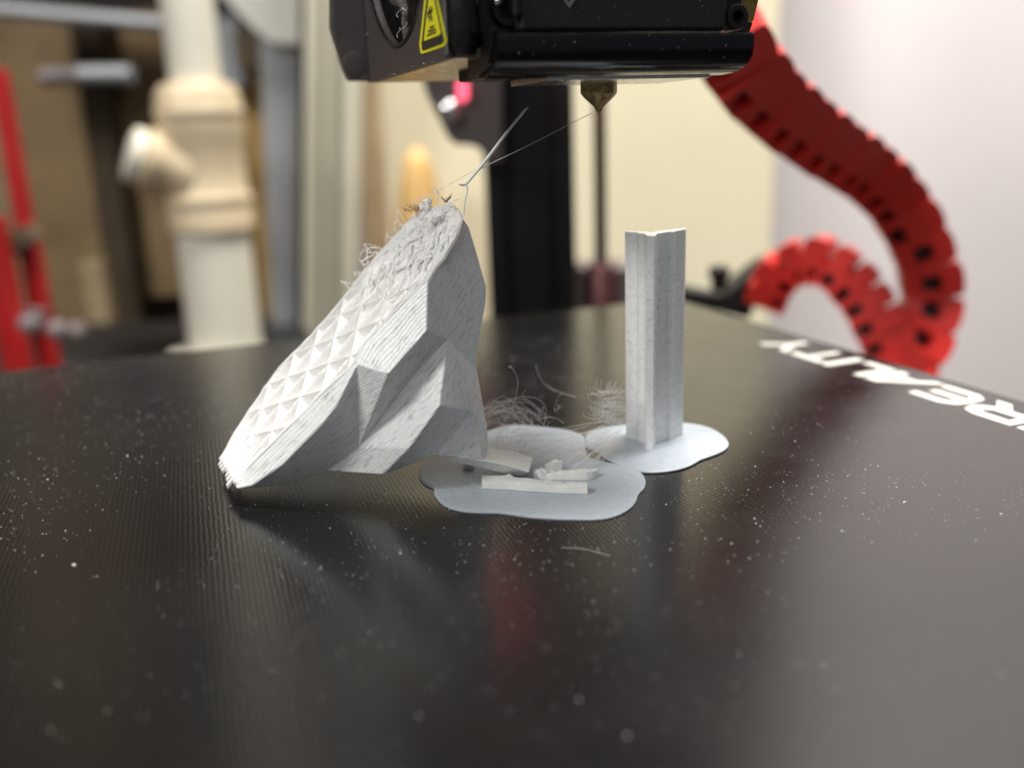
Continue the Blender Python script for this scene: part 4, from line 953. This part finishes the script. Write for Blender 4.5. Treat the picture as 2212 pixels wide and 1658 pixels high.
# hairs between the print, the base and the column
def h4(pts, Ys, amp=.05, r=.035, n=22, sides=4):
    P = [at(*Z5(x, y), Y) for (x, y), Y in zip(pts, np.linspace(Ys[0], Ys[1], len(pts)))]; return wob(P, amp, n, r * .56, sides, False)
parts = []
parts.append(h4([(900, 1160), (1000, 980), (1100, 780), (1155, 560), (1160, 470), (1120, 370), (1070, 315), (1045, 325)], (138, 140), .02, .045, 30))
parts.append(h4([(1050, 330), (1060, 305), (1085, 320), (1065, 345)], (140, 140), .02, .05, 10))
parts.append(h4([(760, 880), (900, 800), (1010, 750), (1120, 690), (1250, 670), (1380, 690), (1460, 750), (1490, 830), (1480, 950), (1460, 1040)], (140, 142), .03, .045, 34))
parts.append(h4([(1255, 590), (1225, 620), (1230, 680), (1290, 710)], (142, 143), .02, .04, 12))
parts.append(h4([(1370, 280), (1400, 390), (1460, 500), (1560, 580), (1700, 630), (1900, 690)], (152, 156), .03, .05, 24))
parts.append(h4([(1220, 980), (1240, 880), (1275, 840), (1310, 870), (1320, 960), (1310, 1010)], (141, 142), .02, .05, 20))
parts.append(h4([(1370, 820), (1400, 815), (1440, 850), (1470, 790), (1440, 800), (1410, 860), (1420, 960), (1480, 1000)], (141, 143), .02, .045, 30))
parts.append(h4([(1380, 960), (1450, 930), (1560, 910), (1640, 940), (1720, 990)], (141, 146), .03, .05, 20))
parts.append(h4([(780, 890), (820, 820), (850, 760), (835, 800), (800, 900)], (139, 140), .02, .04, 14))
parts.append(h4([(1680, 640), (1640, 660), (1610, 740), (1590, 830), (1650, 790), (1620, 760)], (146, 147), .03, .04, 20))
for k in range(44):      # arched bundle springing from the back of the print
    y0 = random.uniform(800, 1040); x1 = random.uniform(950, 1560); y1 = min(1080, y0 + random.uniform(20, 160)); ym = y0 - random.uniform(20, 150)
    parts.append(h4([(750, y0), (750 + (x1 - 750) * .35, ym), (750 + (x1 - 750) * .7, ym + 25), (x1, y1)], (random.uniform(143, 152),) * 2, .12, random.uniform(.025, .04), 20))
for k in range(30):      # small loops
    x, y = random.uniform(950, 1560), random.uniform(860, 1180); r = random.uniform(15, 55); a = random.uniform(0, 6.3); Y = random.uniform(138, 147)
    parts.append(h4([(x + r * math.cos(a + t) * 1.1, y + r * .8 * math.sin(a + t) - 8 * t) for t in np.linspace(0, random.uniform(2.5, 5.5), 7)], (Y, Y + 1), .03, random.uniform(.025, .04), 18))
V, F = merge(parts); tag(mesh('curly_hairs', V, F, M['fibre'], smooth=True, base=at(*Z5(1200, 1100), 140), fix=False), 'tangle of curly plastic hairs between the tilted print and the column', 'plastic hairs', kind='stuff')
parts = []
for k in range(70):      # woolly hairs standing on the foot
    x = random.uniform(840, 1350); yb = np.interp(x, [840, 1100, 1350], [1285, 1325, 1385]); dx = random.uniform(0, 260) * (x > 1000) * .6; H = random.uniform(40, 200)
    parts.append(h4([(x, yb + 25), (x + dx * .3, yb - H * .4), (x + dx * .6 + random.gauss(0, 12), yb - H * .7), (min(1480, x + dx + random.gauss(0, 14)), yb - H)], (135.2, random.uniform(135, 138)), .07, random.uniform(.025, .045), 14))
for k in range(24):
    x, y = random.uniform(860, 1470), random.uniform(1080, 1290); Y = random.uniform(136, 142)
    parts.append(h4([(x, y), (x + random.gauss(40, 30), y + random.gauss(-25, 22)), (x + random.gauss(90, 40), y + random.gauss(-30, 35))], (Y, Y + .5), .10, random.uniform(.022, .035), 12))
V, F = merge(parts); tag(mesh('woolly_hairs', V, F, M['fibre'], smooth=True, base=at(*Z5(1200, 1300), 136), fix=False), 'fine woolly plastic hairs standing on the snapped foot of the print', 'plastic hairs', kind='stuff')
parts = []
def hz(pts, Ys, amp, r, n=16):
    P = [at(*Z4(x, y), Y) for (x, y), Y in zip(pts, np.linspace(Ys[0], Ys[1], len(pts)))]; return wob(P, amp, n, r, 4, False)
for k in range(85):     # stretched fan from the foot and stub to the column
    x0 = random.uniform(560, 1250); y0 = np.interp(x0, [560, 830, 1250], [600, 800, 790]) + random.uniform(-10, 10); x1 = random.uniform(1330, 1395); y1 = random.uniform(470, 640) - (1250 - x0) * .02
    parts.append(hz([(x0, y0), ((x0 + x1) / 2, (y0 + y1) / 2 + random.uniform(-6, 12)), (x1, y1)], (random.uniform(132, 140), random.uniform(141, 144)), .02, random.uniform(.012, .024), 8))
for k in range(140):     # wisps caught on the column
    x = random.uniform(1250, 1400); y = random.uniform(300, 520); Y = random.uniform(141, 147); a = random.uniform(2.2, 4.3); L = random.uniform(30, 150)
    parts.append(hz([(x + 20, y), (x + L * .4 * math.cos(a), y + L * .2 * math.sin(a)), (x + L * .8 * math.cos(a + .4), y + L * .5 * math.sin(a + .5) + 10), (x + L * math.cos(a + .6), y + L * .8 * math.sin(a + .9) + 15)], (Y, Y - 1), .09, random.uniform(.02, .035), 12))
V, F = merge(parts); tag(mesh('stretched_hairs', V, F, M['fibre'], smooth=True, base=at(*Z4(1200, 650), 140), fix=False), 'veil of stretched plastic hairs fanning from the snapped foot to the column', 'plastic hairs', kind='stuff')
